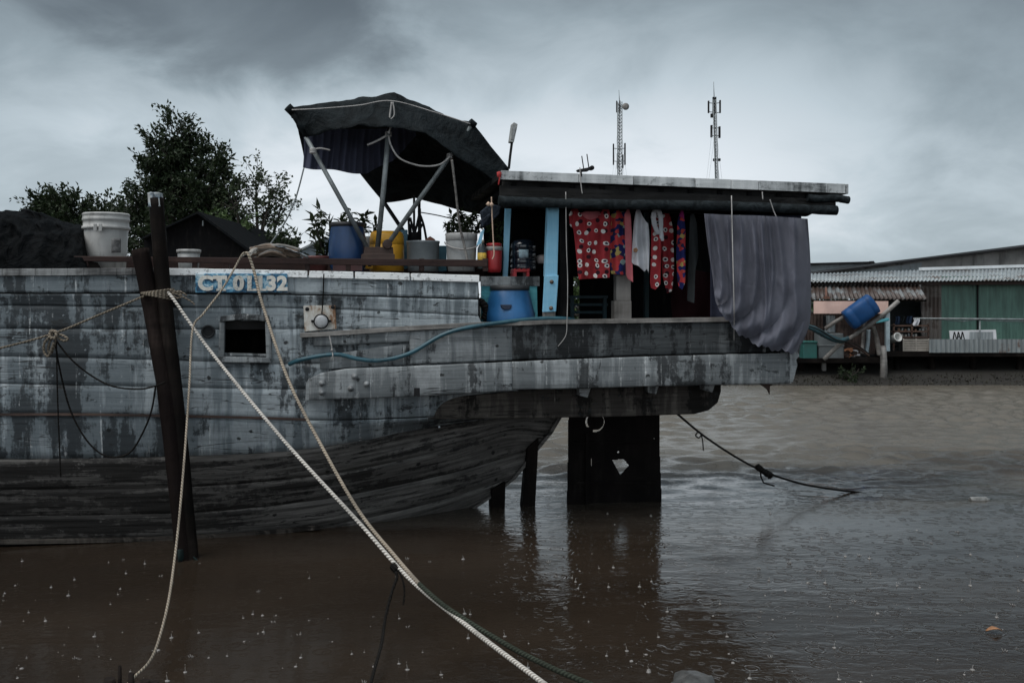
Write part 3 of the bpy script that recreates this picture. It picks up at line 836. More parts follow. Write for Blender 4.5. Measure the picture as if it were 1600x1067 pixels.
lt = [o for o in plate.children if o is not so][0]
bm = bmesh.new(); bm.from_mesh(lt.data); bm.from_mesh(so.data); bm.to_mesh(lt.data); bm.free()
bpy.data.objects.remove(so)

# lamp on its rusty plate
lp = MB()
lp.pb([(474, 478), (524, 477), (526, 514), (476, 518)], -0.035, 0.03)
def rustplate():
    m = Mat('white_plate_with_rust')
    u = m.co('UV', (1, 1, 1))
    n1 = m.noise(m.co('UV', (14, 6, 1)), 1.0, 6, 0.7)
    n2 = m.noise(m.co('UV', (4, 2.5, 1), (2.2, 0.6, 0)), 1.0, 4, 0.6)
    c = m.ramp(m.math('ADD', m.math('MULTIPLY', n1, 0.55), m.math('MULTIPLY', n2, 0.45)), [(0.36, (0.035, 0.018, 0.010)), (0.43, (0.20, 0.10, 0.045)), (0.49, (0.46, 0.42, 0.36)), (0.56, (0.58, 0.58, 0.55))])
    return m.fin(c, 0.6, m.bump(n1, 0.4, 0.006))
lpo = lp.build('lamp_plate', rustplate(), barge, bevel=0.003)
lm = MB()
lm.lathe(B(502, 502, -0.035), [(0.066, 0), (0.066, 0.045), (0.060, 0.05), (0.056, 0.06)], 28, 0, Rm, False, False)
lm.lathe(B(502, 502, -0.035), [(0.0575, 0.052), (0.052, 0.062), (0.03, 0.066), (0.0, 0.067)], 28, 1, Rm, False, False)
for a_ in (0.15, math.pi - 0.15):
    lm.box(B(502, 502, -0.05) + D * math.cos(a_) * 0.072 + UPV * math.sin(a_) * 0.01, 0.03, 0.02, 0.022, Rm @ Matrix.Rotation(0, 3, 'X'), 0)
lm.build('lamp', [m_iron, plain('frosted_lens', (0.36, 0.37, 0.38), 0.35, 0.12, sc=20)], lpo)
for x, y in ((480, 483), (520, 480)):
    bh = MB(); bh.lathe(B(x, y, -0.036), [(0.018, 0), (0.015, 0.006), (0.0, 0.008)], 10, 0, Rm, False, False)
    bh.build('bolt_head', m_iron, lpo)

# ---------------- side planks of the stern gallery
ga = MB()
def plank(poly_top, poly_bot, v0, depth, mi, uo, n=60, wob=0.7):
    x0 = max(poly_top[0][0], poly_bot[0][0]); x1 = min(poly_top[-1][0], poly_bot[-1][0])
    # long plank as a chain of slices so that its edges can wander
    def pt(x, t, dv):
        y = lerp1(poly_top, x) * (1 - t) + lerp1(poly_bot, x) * t
        if t in (0.0, 1.0): y += wob * nz(x * 0.045, uo + t * 5)
        return B(x, y, v0 + dv + 0.004 * nz(x * .02, uo, t * 2))
    cols = []
    for i in range(n + 1):
        x = x0 + (x1 - x0) * i / n
        c = [pt(x, 0.0, depth), pt(x, 0.0, 0.006), pt(x, 0.05, 0), pt(x, .35, 0), pt(x, .65, 0), pt(x, .95, 0), pt(x, 1.0, 0.008), pt(x, 1.0, depth)]
        cols.append([ga.vert(p, (p.dot(D) + uo, p.z + (0.1 if q in (0, 7) else 0) + uo * .31)) for q, p in enumerate(c)])
    for a0, b0 in zip(cols, cols[1:]):
        for q in range(7):
            ga.face((a0[q], b0[q], b0[q + 1], a0[q + 1]), mi, 0 < q < 6)
        ga.face((a0[7], b0[7], b0[0], a0[0]), mi)
    ga.face(cols[0], mi); ga.face(cols[-1][::-1], mi)
gtop = [(490, 524), (770, 511), (850, 506), (1130, 502), (1252, 499)]
gmid = [(478, 578), (540, 573), (800, 563), (1000, 556), (1246, 550)]
gbot = [(476, 626), (560, 623), (700, 617), (800, 611), (900, 608), (1000, 605), (1234, 598)]
plank([(490, 524), (640, 517)], [(490, 541), (640, 534)], -0.10, 0.10, 0, 2.0, 12)
plank([(500, 556), (640, 536)], [(500, 577), (640, 570)], -0.085, 0.085, 0, 4.4, 12)
plank([(640, 517), (800, 509)], [(640, 569), (800, 562.5)], -0.10, 0.11, 0, 6.1, 16)
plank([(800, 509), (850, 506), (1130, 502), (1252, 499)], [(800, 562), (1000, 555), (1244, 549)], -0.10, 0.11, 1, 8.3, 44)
plank([(483, 592), (500, 583), (540, 576), (800, 565)], [(483, 625), (560, 623), (700, 617), (800, 610)], -0.19, 0.20, 0, 11.7, 34)
plank([(800, 565), (1000, 557), (1246, 551)], [(800, 609), (900, 607), (1000, 604), (1234, 599)], -0.185, 0.20, 0, 15.2, 46, 1.0)
ga.pb([(483, 592), (483, 625), (477, 626), (478, 600)], -0.188, 0.19, 0, 11.7)
ga.pb([(1234, 551.5), (1247, 550), (1249, 556), (1244, 562), (1246, 570), (1239, 597), (1234, 599)], -0.1855, 0.20, 0, 15.2)
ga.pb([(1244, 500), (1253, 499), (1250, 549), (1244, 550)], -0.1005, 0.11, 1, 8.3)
gal = ga.build('side_plank', [m_gal, m_galdark], barge, recalc=True)
m_pbolt = plain('painted_bolts', (0.16, 0.17, 0.175), 0.6, 0.4, sc=20)
for x, y in ((503, 599), (503, 613), (548, 607), (573, 600), (554, 588)):
    gb = MB(); gb.lathe(B(x, y, -0.195), [(0.028, 0), (0.026, 0.012), (0.014, 0.016), (0.012, 0.028), (0.0, 0.03)], 12, 0, Rm, False, False)
    gb.build('bolt_head', m_pbolt, gal)
gr = MB()                                     # top rail of the gallery, and the batten running on from it along the hull
def batten(pts, h, v0, depth, mi=0, uo=0):
    for (xa, ya), (xb, yb) in zip(pts, pts[1:]):
        n = max(1, int((xb - xa) / 40))
        for i in range(n):
            a, b2 = xa + (xb - xa) * i / n, xa + (xb - xa) * (i + 1) / n
            y_a, y_b = ya + (yb - ya) * i / n + .4 * nz(a * .06), ya + (yb - ya) * (i + 1) / n + .4 * nz(b2 * .06)
            gr.pb([(a, y_a), (b2, y_b), (b2, y_b + h), (a, y_a + h)], v0, depth, mi, uo)
batten([(469, 521), (620, 511), (757, 503.5)], 6.5, -0.13, 0.13, 0, 1)
batten([(757, 504), (860, 500), (1130, 496), (1248, 494)], 6.5, -0.13, 0.20, 0, 3)
gr.build('gallery_rail', m_woodgrey, barge)
sd = MB()
sd.prism([B(757, 510, .03), B(1240, 500, .03), B(1240, 500, .03) + NV * 2.2, B(757, 510, .03) + NV * 2.2], (0, 0, -0.44))
sd.build('stern_deck', m_wooddark, barge)

un = MB()
ub = [(668, 624), (668, 655), (780, 654), (960, 651), (1085, 647), (1108, 641), (1122, 629), (1127, 612), (1127, 596), (900, 602)]
un.prism([B(x, y, .12) for x, y in ub], NV * 0.16)
un.build('under_beam', m_under, barge, bevel=0.01)
un2 = MB()
un2.prism([B(x, y, .12) + NV * 1.8 for x, y in ub], NV * 0.16)
un2.build('under_beam', m_wooddark, barge, bevel=0.01)
for x, y in ((905, 606), (1012, 601), (1100, 598)):
    bl = MB(); bl.pb([(x, y), (x + 18, y), (x + 13, y + 15), (x + 1, y + 12)], 0.0, 0.14)
    bl.build('wedge_block', m_gal, barge)
for (x0, x1) in ((652, 660), ):
    q = MB(); q.rect(647, 606, 656, 619, -0.1925, 0.01); q.build('iron_strap', m_iron, barge)
# stern post, rudder post and rudder
spm = MB()
sil = [(879, 640), (858, 676), (836, 703), (818, 726), (800, 748), (770, 772), (735, 796)]
for (xa, ya), (xb, yb) in zip(sil, sil[1:]):
    spm.prism([B(xa, ya, 1.09), B(xa + 6, ya, 1.09), B(xb + 6, yb, 1.09), B(xb, yb, 1.09)], NV * 0.12)
spm.build('stern_post', m_low, barge)
rp = MB()
rp.prism([B(824, 700, 1.08), B(842, 684, 1.08), B(836, 800, 1.08), B(833, 850, 1.08), B(813, 850, 1.08), B(816, 790, 1.08)], NV * 0.14)
rp.prism([B(768, 765, 1.08), B(790, 752, 1.08), B(788, 850, 1.08), B(764, 850, 1.08)], NV * 0.14)
rp.build('rudder_post', m_wooddark, barge, bevel=0.008)
def inpoly(x, y, poly):
    c = False; n = len(poly)
    for i in range(n):
        x1, y1 = poly[i]; x2, y2 = poly[(i + 1) % n]
        if (y1 > y) != (y2 > y) and x < (x2 - x1) * (y - y1) / (y2 - y1) + x1: c = not c
    return c
rd = MB()
rout = [(889, 612), (1030, 612), (1030, 700), (1034, 800), (1035, 850), (885, 850), (886, 790), (888, 700)]
dia = [(956, 718), (975, 717), (983, 727), (969, 743)]
def hole(x, y):
    if inpoly(x, y, dia): return True
    r1 = math.hypot(x - 929.5, (y - 659) * 0.95); r2 = math.hypot(x - 930.5, (y - 658.2) * 0.95)
    if r1 < 15.2 and r2 > 12.6 and 650 < y < 675 and not (y > 667 and x < 926): return True
    for hx, hy, hr in ((950.5, 659, 1.1), (1022, 685, 1.1), (966, 706, 1.6)):
        if math.hypot(x - hx, y - hy) < hr: return True
    if abs(x - 924) < .9 and 716 < y < 728: return True
    return False
cs = 1.0
cell = {}
for j in range(612, 850):
    for i in range(880, 1040):
        if inpoly(i + .5, j + .5, rout) and not hole(i + .5, j + .5):
            ids = []
            for (x, y) in ((i, j), (i + 1, j), (i + 1, j + 1), (i, j + 1)):
                if (x, y) not in cell: cell[x, y] = rd.vert(B(x, y, 1.13))
                ids.append(cell[x, y])
            rd.face(ids)
rdo = rd.build('rudder', m_rudder, barge, solid=0.03, recalc=False)
for y in (690, 752):
    rb = MB(); rb.rect(890, y, 1029, y + 4, 1.09, 0.02); rb.build('iron_strap', m_rudder, rdo)
rb = MB(); rb.rect(915, 676, 921, 850, 1.085, 0.025); rb.build('iron_strap', m_rudder, rdo)

# ---------------- cabin over the stern
cabr = MB()
cabr.prism([B(784, 268, -.10), B(1321, 289, -.10), B(1321, 289, -.10) + NV * 2.5, B(784, 268, -.10) + NV * 2.5], (0, 0, -0.05))
roof = cabr.build('cabin_roof', m_eave, barge)
fa = MB()
fx = [783, 905, 990, 1087, 1143, 1186, 1241, 1294, 1322]
for a, b2 in zip(fx, fx[1:]):
    t0, t1 = (a - 783) / 539, (b2 - .8 - 783) / 539
    fa.pb([(a, 266.5 + 21 * t0), (b2 - .8, 266.5 + 21 * t1), (b2 - .8, 280.5 + 22 * t1), (a, 280.5 + 22 * t0)], -0.135, 0.03, 0, a * 0.37)
fa.build('fascia', m_roofedge, roof, bevel=0.003)
fe = MB()
fe.prism([B(1322.6, 288, -.13), B(1322.6, 303, -.13), B(1322.6, 303, -.13) + NV * 2.5, B(1322.6, 288, -.13) + NV * 2.5], D * 0.02)
fe.build('fascia', m_roofedge, roof)
be = MB()
be.pb([(786, 282), (1310, 304), (1310, 313), (786, 291)], -0.06, 0.07, 0)
be.pb([(782, 290), (1306, 312), (1306, 324), (782, 308)], -0.10, 0.07, 0)
be.pb([(782, 300), (1300, 318), (1262, 338), (782, 325)], 0.10, 0.05, 1)
for px in range(800, 1310, 46):
    be.prism([B(px, 284 + (px - 784) * .04, -.08), B(px + 7, 284 + (px - 784) * .04, -.08), B(px + 7, 293 + (px - 784) * .04, -.08), B(px, 293 + (px - 784) * .04, -.08)], NV * 2.4, 1)
be.build('eave_beam', [m_eave, m_black], roof)
aw = MB()
def roll(x0, y0, x1, y1, v, r):
    pts = [B(x0 + (x1 - x0) * i / 40, y0 + (y1 - y0) * i / 40 + 1.2 * math.sin(i / 40 * math.pi * 2.3), v) for i in range(41)]
    aw.tube(pts, [r * (1 + .16 * nz(i * .5, y0)) for i in range(41)], 12)
roll(779, 314, 1307, 328, -0.13, 0.046)
roll(1262, 309, 1326, 312, -0.12, 0.036)
aw.build('rolled_awning', m_awn, barge)
for pts in ([(1203, 312), (1205, 318), (1209, 330), (1213, 339)], [(1191, 300), (1192, 312)], [(906, 262), (908, 290), (910, 303)]):
    tie = MB(); tie.tube(spl([B(x, y, -.21) for x, y in pts], 5), 0.005, 6)
    tie.build('tie_cord', m_string, barge)

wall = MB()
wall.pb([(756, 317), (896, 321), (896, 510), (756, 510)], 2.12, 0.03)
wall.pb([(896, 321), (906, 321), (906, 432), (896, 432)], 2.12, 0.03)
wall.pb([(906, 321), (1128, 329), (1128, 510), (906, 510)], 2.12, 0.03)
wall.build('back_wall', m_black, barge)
po = MB()
po.pb([(856, 318), (874, 318), (871, 432), (852, 432)], 0.0, 0.09)
po.pb([(851, 431), (873, 430), (869, 487), (848, 488)], -0.03, 0.03)
po.rect(850, 487, 868, 499, 0.0, 0.08, 1)
pillar = po.build('blue_pillar', [m_blue, m_postgrey], barge, bevel=0.006)
m_rbolt = plain('rusty_bolt', (0.10, 0.07, 0.05), 0.7, 0.4, sc=30)
for x, y in ((862, 440.5), (861, 481.5)):
    pbm = MB(); pbm.lathe(B(x, y, -.03), [(0.020, 0), (0.018, 0.008), (0.010, 0.010), (0.009, 0.024), (0, 0.026)], 10, 0, Rm, False, False)
    pbm.build('bolt_head', m_rbolt, pillar)
po = MB(); po.pb([(790, 318), (799, 318), (793, 440), (786, 440)], 0.55, 0.05); po.build('slim_blue_post', m_blue, barge)
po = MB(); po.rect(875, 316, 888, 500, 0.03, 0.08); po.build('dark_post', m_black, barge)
po = MB(); po.pb([(963, 318), (986, 318), (986, 470), (963, 470)], .20, .10); po.rect(960, 470, 987, 501, .19, .12); po.build('grey_post', m_postgrey, barge, bevel=0.006)
po = MB(); po.rect(1008, 330, 1014, 500, .9, .05); po.build('rear_post', plain('dim_teal_post', (0.015, 0.04, 0.045), .8, .3), barge)
po = MB()
po.rect(752, 432, 843, 447, .30, .05, 1); po.pb([(752, 447), (839, 447), (840, 503), (752, 503)], .315, .03, 0)
po.build('bulkhead', [m_turq, m_gal], barge)
po = MB()
po.rect(890, 462, 950, 466, .9, .3); po.rect(890, 474, 950, 478, .95, .02); po.rect(892, 466, 897, 500, .92, .04); po.rect(943, 466, 948, 500, .92, .04); po.rect(892, 486, 948, 490, .95, .02)
tag(po.build('cabin_bench', plain('dim_teal_paint', (0.02, 0.045, 0.055), .8, .3), None), 'dim blue slatted bench inside the stern cabin', 'bench')
fl = MB()                                      # rusty scrap hanging under the stern end
fl.prism([B(1186, 599, .0), B(1210, 598, .0), B(1203, 604, .0), B(1203, 616, .0), B(1199, 608, .0)], NV * 0.02)
fl.build('iron_strap', m_woodbrown, barge)

# ------------------------------------------------------------------ leaves
def leaf_mat(name, a, b):
    m = Mat(name)
    gi = m.n('ShaderNodeNewGeometry')
    c = m.mix(gi.outputs['Random Per Island'], a, b)
    m.fin(c, 0.55, spec=0.3)
    tr = m.n('ShaderNodeBsdfTranslucent', {'Color': c})
    mx = m.n('ShaderNodeMixShader', {0: 0.2, 1: m.p.outputs[0], 2: tr.outputs[0]})
    m.nt.links.new(mx.outputs[0], m.out.inputs[0])
    return m.m
m_leaf = leaf_mat('dark_green_leaves', (0.010, 0.018, 0.008), (0.028, 0.045, 0.018))
m_leafl = leaf_mat('fresh_green_leaves', (0.03, 0.055, 0.018), (0.07, 0.11, 0.035))
m_leafp = leaf_mat('olive_leaves', (0.018, 0.028, 0.012), (0.045, 0.065, 0.028))
m_bark = plain('wet_bark', (0.03, 0.025, 0.02), 0.9, 0.4)
def leaf(mb, c, d, n, L, W, fold=0.15):
    d = d.normalized(); s = d.cross(n)
    s = s.normalized() if s.length > 1e-5 else d.orthogonal().normalized()
    n2 = s.cross(d)
    i = [mb.vert(c), mb.vert(c + d * L * .45 + s * W * .5 + n2 * fold * W), mb.vert(c + d * L - n2 * .12 * L), mb.vert(c + d * L * .45 - s * W * .5 + n2 * fold * W)]
    mb.face((i[0], i[1], i[2])); mb.face((i[0], i[2], i[3]))
def rvec():
    while True:
        v = Vector((random.uniform(-1, 1), random.uniform(-1, 1), random.uniform(-1, 1)))
        if 0.05 < v.length < 1: return v

# ================================================================== MOORING POSTS
def post(name, ctr, w0, w1, vs_, label, seg=10):
    q = MB()
    pts, rs = [], []
    for (x, y), v in zip(ctr, vs_): pts.append(B(x, y, v))
    pts = spl(pts, 8); n = len(pts)
    q.tube(pts, [(w0 + (w1 - w0) * i / (n - 1)) * mpp(ctr[0][0]) / 2 * (1 + .08 * nz(i * .4, w0)) for i in range(n)], seg, 0, True, 0.05)
    return q
pA = thing('mooring_post', B(300, 900, -.45), 'taller black mooring post with a pale tin cap, lashed in front of the hull', 'post')
q = post('post', [(244, 310), (256, 460), (276, 640), (300, 900)], 22, 24, [-.22, -.25, -.34, -.45], '')
q.build('shaft', m_wooddark, pA)
q = MB()
c0, c1 = B(244, 324, -.22), B(242.5, 302, -.22)
q.tube([c0, c0.lerp(c1, .06), c0.lerp(c1, .12), c0.lerp(c1, .9), c1, c1 + Vector((0, 0, .004))], [.07, .072, .066, .066, .068, .05], 4)
def capmat():
    m = Mat('scuffed_tin_cap')
    n1 = m.noise(m.co('Object', (20, 20, 14)), 1.0, 4, 0.6)
    c = m.ramp(n1, [(0.38, (0.05, 0.06, 0.07)), (0.46, (0.20, 0.26, 0.30)), (0.54, (0.36, 0.38, 0.38))])
    return m.fin(c, 0.5)
q.build('tin_cap', capmat(), pA)
pB = thing('mooring_post', B(285, 900, -.42), 'shorter brown-black mooring post leaning against the capped post', 'post')
q = post('post', [(219, 390), (240, 500), (262, 640), (290, 900)], 27, 23, [-.2, -.25, -.36, -.47], '')
q.build('shaft', m_woodbrown if False else weathered('wet_umber_timber', [(0.2, (0.006, 0.004, 0.004)), (0.55, (0.011, 0.008, 0.0072)), (0.9, (0.034, 0.025, 0.022))], kind='Object', streak=0.4, swap=True, rough=.75, spec=.05), pB)
q = MB()
for k in range(5):
    t = (k - 2) * random.uniform(.7, 1.3)
    pts = []
    for i in range(25):
        a = i / 24 * 2 * math.pi
        pts.append(B(246 + 25 * math.cos(a), 459 + t * 1.7 + (-3.5 + 2.2 * k) * math.cos(a) * .9, -.26 - .13 * math.sin(a)))
    q.tube(pts, 0.0095, 7)
for pts in ([(266, 455), (277, 460), (290, 466), (300, 472), (304, 476)], [(262, 452), (276, 456), (284, 462), (278, 466), (270, 462)], [(268, 460), (280, 455), (292, 462)]):
    q.tube(spl([B(x, y, -.38) for x, y in pts], 6), 0.007, 6)
tag(q.build('rope_lashing', m_roped2), 'tan rope wound round both mooring posts at their crossing', 'rope')
q = MB(); q.grid(lambda u, v: B(278 + 12 * u + 22 * v * u, 858 + 20 * v, -.50 - .05 * math.sin(u * 5 + v * 2)), 10, 8)
tag(q.build('snagged_bag', cloth_mat('teal_rag', (0.012, 0.02, 0.02)), solid=0.01), 'dull teal bag snagged at the foot of the mooring posts', 'bag')

# ================================================================== ROPES
def rope(name, pts, r, mat, label, k=10, seg=10):
    q = MB(); q.tube(spl(pts, k), r, seg)
    return tag(q.build(name, mat), label, 'rope')
YA = B(270, 465, -.38).y
rope('mooring_rope', [P(262, 458, YA + .03), P(270, 466, YA - .02), P(330, 550, 7.9), P(440, 684, 7.2), P(560, 815, 6.55), P(640, 904, 6.1), P(740, 985, 5.35), P(860, 1075, 4.5), P(900, 1105, 4.2)], 0.0128, m_ropew, 'thick white mooring rope running from the lashing down to the bottom edge', 24, 12)
b_ = [B(383, 396, -.06), B(388, 398, -.09), B(397, 424, -.11), P(410, 475, 8.35), P(450, 592, 7.8), P(500, 692, 7.35), P(560, 797, 6.8), P(620, 872, 6.3), P(655, 912, 6.0)]
rope('mooring_rope', b_, 0.0125, m_ropet, 'tan mooring rope from the rail down the hull beside the white rope', 14)
rope('mooring_rope', [P(655, 912, 6.0), P(700, 950, 5.65), P(790, 1006, 5.15), P(860, 1042, 4.8), P(925, 1070, 4.55), P(980, 1095, 4.4)], 0.014, m_ropeg, 'dark green rope joining the white rope and sagging to the bottom edge', 16)
rope('mooring_rope', [B(386, 396, -.06), B(379, 397, -.10), B(366, 420, -.14), P(345, 455, 8.2), P(318, 490, 8.05), P(301, 515, 8.0), P(296, 600, 7.6), P(290, 690, 7.2), P(281, 800, 6.75), P(272, 880, 6.4), P(262, 945, 6.0), P(247, 1003, 5.7), P(232, 1035, 5.5), P(205, 1062, 5.3), P(190, 1085, 5.1)], 0.0082, m_ropet, 'tan rope hanging from the rail past the window into the lower left water', 14)
q = MB(); q.tube(spl([B(378, 399, .0), B(384, 396, -.05), B(392, 395, .02), B(400, 389, .14), B(404, 392, .2)], 6), .012, 8); q.tube(spl([B(390, 397, -.04), B(396, 391, .05), B(398, 394, .1)], 6), .018, 8)
tag(q.build('rope_hitch', m_ropew), 'pale hitch where the two tan ropes cross the rail', 'rope')
rope('mooring_rope', [P(232, 459, YA + .05), P(222, 464, YA + .02), P(160, 490, YA), P(84, 521, YA - .05), P(0, 544, YA - .08), P(-80, 562, YA - .1)], 0.009, m_roped2, 'tan rope stretched from the lashing to the left edge past the hanging knot')
q = MB()
def yk(x, y, d=0.0): return P(x, y, YA - .06 + d)
q.tube(spl([yk(84, 521), yk(70, 535, -.02), yk(69, 550, -.02), yk(76, 556, -.03), yk(84, 535, -.03)], 6), .010, 7)
q.tube(spl([yk(86, 522), yk(98, 524, -.02), yk(106, 530, -.03), yk(98, 532, -.02), yk(86, 524)], 6), .010, 7)
q.tube(spl([yk(82, 522), yk(75, 545), yk(80, 552), yk(88, 530)], 6), .010, 7)
q.tube(spl([yk(80, 517), yk(88, 519, -.03), yk(86, 528, -.04), yk(78, 526, -.02), yk(80, 517)], 5), .014, 7)
tag(q.build('rope_knot', m_roped2), 'bunched looped knot hanging on the left tan rope', 'rope')
rope('hanging_line', [yk(86, 530), yk(92, 570, .05), yk(108, 635, .1), yk(130, 680, .12), yk(155, 707, .12), yk(180, 714, .12), yk(205, 705, .1), yk(225, 672, .06), yk(237, 640, .02), yk(243, 604, -.02)], 0.0075, m_roped, 'black line drooping low from the knot across the lower hull', 10, 6)
rope('hanging_line', [yk(86, 530), yk(110, 560), yk(140, 585, .04), yk(175, 603, .04), yk(215, 608, .02), yk(243, 603, -.04), yk(258, 597, -.12)], 0.0075, m_roped, 'black line swagged from the knot up to the mooring post', 10, 6)
rope('hanging_line', [yk(88, 532), yk(90, 620, .02), yk(93, 700, .04), yk(95, 745, .04)], 0.006, m_roped, 'thin black line hanging straight down from the knot', 10, 6)
c = P(617, 887, 6.22)
q = MB()
Rk = (P(640, 904, 6.1) - P(560, 815, 6.55)).normalized().to_track_quat('Z', 'Y').to_matrix()
for k in range(4): q.lathe(c + Rk @ Vector((0, 0, (k - 1.5) * .013)), [(.018, -.007), (.027, 0), (.018, .007)], 12, 0, Rk)
tag(q.build('rope_knot', m_roped), 'black binding knot round the thick white rope', 'rope')
rope('hanging_line', [P(618, 893, 6.18), P(620, 902, 6.16), P(612, 925, 6.1), P(602, 965, 6.0), P(596, 1005, 5.75), P(585, 1045, 5.5), P(576, 1080, 5.3)], 0.0095, m_roped, 'black line hanging from the binding knot into the water', 10, 7)
rope('hanging_line', [P(622, 890, 6.16), P(629, 905, 6.14), P(632, 925, 6.12), P(630, 945, 6.1)], 0.006, m_roped, 'short frayed black end dangling beside the binding knot', 8, 6)
Ys = B(1060, 648, .5).y
rope('stern_line', [B(1050, 640, .3), B(1060, 648, .3), P(1100, 681, 10.0), P(1150, 714, 10.1), P(1195, 737, 10.25), P(1250, 755, 10.5), P(1300, 764, 10.75), P(1345, 769, Wt(1345, 769).y + .02), P(1400, 772, Wt(1400, 772).y + .25)], 0.011, m_roped, 'black line slanting from under the stern beam into the river')
q = MB(); q.tube(spl([P(1182, 726, 10.2), P(1186, 731, 10.2), P(1196, 738, 10.22), P(1203, 742, 10.25), P(1207, 745, 10.25)], 5), [.01] + [.032 + .01 * nz(i * 1.3) for i in range(19)] + [.01], 10, 0, True, .25)
q.tube([P(1188, 735, 10.2), P(1189, 745, 10.2), P(1193, 754, 10.2), P(1210, 759, 10.2)], .008, 6); q.tube([P(1200, 741, 10.2), P(1201, 748, 10.2)], .008, 6)
tag(q.build('rag_bundle', m_roped), 'black rag bundle tied halfway down the stern line', 'rag')
q = MB(); q.tube(spl([P(1091, 674, 10.0), P(1087, 680, 9.98), P(1092, 684, 9.97), P(1096, 679, 9.98)], 5), .007, 6); q.tube(spl([P(1096, 680, 9.98), P(1098, 690, 9.97), P(1099, 704, 9.97)], 5), .006, 6)
tag(q.build('rope_knot', m_roped), 'small loop knot with a loose end near the top of the stern line', 'rope')
# hose along the gallery
q = MB(); q.tube(spl([B(452, 569, -.02), B(470, 562, -.09), B(500, 556, -.12), B(530, 554, -.125), B(560, 561, -.125), B(595, 563, -.125), B(640, 552, -.125), B(690, 524, -.14), B(730, 512, -.15), B(790, 503, -.13), B(840, 498, -.09), B(882, 498, -.06), B(905, 503, .1)], 10), 0.0185, 12)
tag(q.build('hose', plain('teal_rubber_hose', (0.02, 0.075, 0.10), 0.35, 0.25, sc=6, dirt=.3)), 'dark teal hose snaking along the gallery side to the blue barrel', 'hose')
q = MB(); q.tube(spl([B(513, 518, -.12), B(517, 535, -.13), B(519, 548, -.13), B(520, 556, -.15), B(519, 562, -.13)], 5), .006, 6); q.lathe(B(518.5, 547, -.14), [(.004, -.012), (.013, 0), (.004, .012)], 8)
tag(q.build('tie_string', m_string), 'short grey string holding the hose up under the round lamp', 'string')
q = MB(); q.tube(spl([B(506, 428, -.09), B(505, 460, -.06), B(503, 490, -.08)], 5), .006, 6)
tag(q.build('lamp_cable', m_roped), 'thin black cable dropping from the cap rail to the round lamp', 'cable')
q = MB(); q.tube(spl([B(884, 300, -.16), B(885, 380, -.14), B(887, 440, -.14), B(886, 500, -.15), B(884, 524, -.14), B(872, 541, -.11)], 8), .004, 6)
tag(q.build('hanging_string', m_string), 'pale string hanging from the eave beside the blue pillar', 'string')
q = MB(); q.tube(spl([B(1143, 306, -.3), B(1145, 400, -.40), B(1147, 480, -.42), B(1147, 532, -.20)], 8), .005, 6)
tag(q.build('hanging_string', m_string), 'pale cord hanging straight down in front of the violet curtain', 'string')
q = MB(); q.tube(spl([B(768, 308, -.12), B(769, 340, -.1), B(771, 380, -.1), B(772, 398, -.1), B(769, 405, -.1)], 8), .006, 6)
q.lathe(B(768, 320, -.12), [(.005, -.02), (.025, 0), (.005, .02)], 10); q.lathe(B(763, 319, -.12), [(.005, -.02), (.022, 0), (.005, .02)], 10)
tag(q.build('hanging_string', plain('peach_string', (0.50, 0.36, 0.27), .8, .2)), 'peach coloured string with pale knot hanging before the red cooler', 'string')

# ================================================================== CANOPY
can = thing('tarpaulin_canopy', B(600, 405, .6), 'black tarpaulin canopy stretched on slanting pipes over the deck', 'canopy')
R0 = [(478, 214), (520, 203), (560, 196), (612, 197), (665, 208), (708, 240), (742, 262), (785, 290)]
R1 = [(451, 168), (510, 160), (560, 154), (616, 145), (655, 161), (697, 181), (738, 192), (795, 263)]
R2 = [(458, 182), (520, 180), (565, 174), (620, 165), (665, 180), (705, 205), (745, 225), (794, 275)]
R3 = [(476, 250), (530, 262), (560, 268), (600, 317), (648, 309), (690, 320), (758, 336), (788, 285)]
def rowsp(Rw, v, vend=None):
    pts = [B(x, y, v if not isinstance(v, list) else v[i]) for i, (x, y) in enumerate(Rw)]
    out = []
    for i in range(len(pts) - 1):
        for j in range(8):
            t = j / 8
            out.append(pts[i].lerp(pts[i + 1], t) - UPV * (.10 * (pts[i + 1] - pts[i]).length * t * (1 - t) * (1 if i % 2 else .5)))
    return out + [pts[-1]]
L0, L1, L2, L3 = rowsp(R0, [.52, .36, .28, .26, .28, .34, .4, .5]), rowsp(R1, .5), rowsp(R2, 1.2), rowsp(R3, [1.5, 1.9, 2.1, 2.2, 2.3, 2.3, 2.1, 1.5])
n = len(L0); ctrl = [L0, L1, L2, L3]; cu = MB()
KV = [0]; RWS = []
def seglines(A, Bn, m_, sag):
    for j in range(m_):
        t = j / m_
        RWS.append([A[i].lerp(Bn[i], t) + Vector((0, 0, -sag * math.sin(math.pi * t) * (1 + .5 * nz(i * .2, sag * 9)))) + Vector((0, .0, .018 * nz(i * .33, j * .6, sag * 20))) for i in range(n)])
seglines(L0, L1, 8, .03); seglines(L1, L2, 8, .05); seglines(L2, L3, 14, -.05)
RWS.append(L3)
ix = [[cu.vert(p, (i * .08, j * .08)) for i, p in enumerate(rw)] for j, rw in enumerate(RWS)]
for j in range(len(RWS) - 1):
    for i in range(n - 1): cu.face((ix[j][i], ix[j][i + 1], ix[j + 1][i + 1], ix[j + 1][i]), 0, True)
sheet = cu.build('tarpaulin', m_can, can, solid=0.006, recalc=False)
q = MB()
def hang(u, v):
    top = L3[int(u * 26)] if False else None
    x = 473 + 175 * u; yt = 198 + 4 * math.sin(u * 3); yb = lerp1([(0, 262), (.35, 268), (.58, 272), (.8, 250), (1, 214)], u) + 1.5 * math.sin(u * 17)
    return B(x + 2 * math.sin(v * 3 + u * 5), yt + (yb - yt) * v, 0.98 + .10 * u + .05 * math.sin(u * 60 + v) * (.6 + .4 * v) + .03 * math.sin(u * 23 + 1))
q.grid(hang, 140, 12)
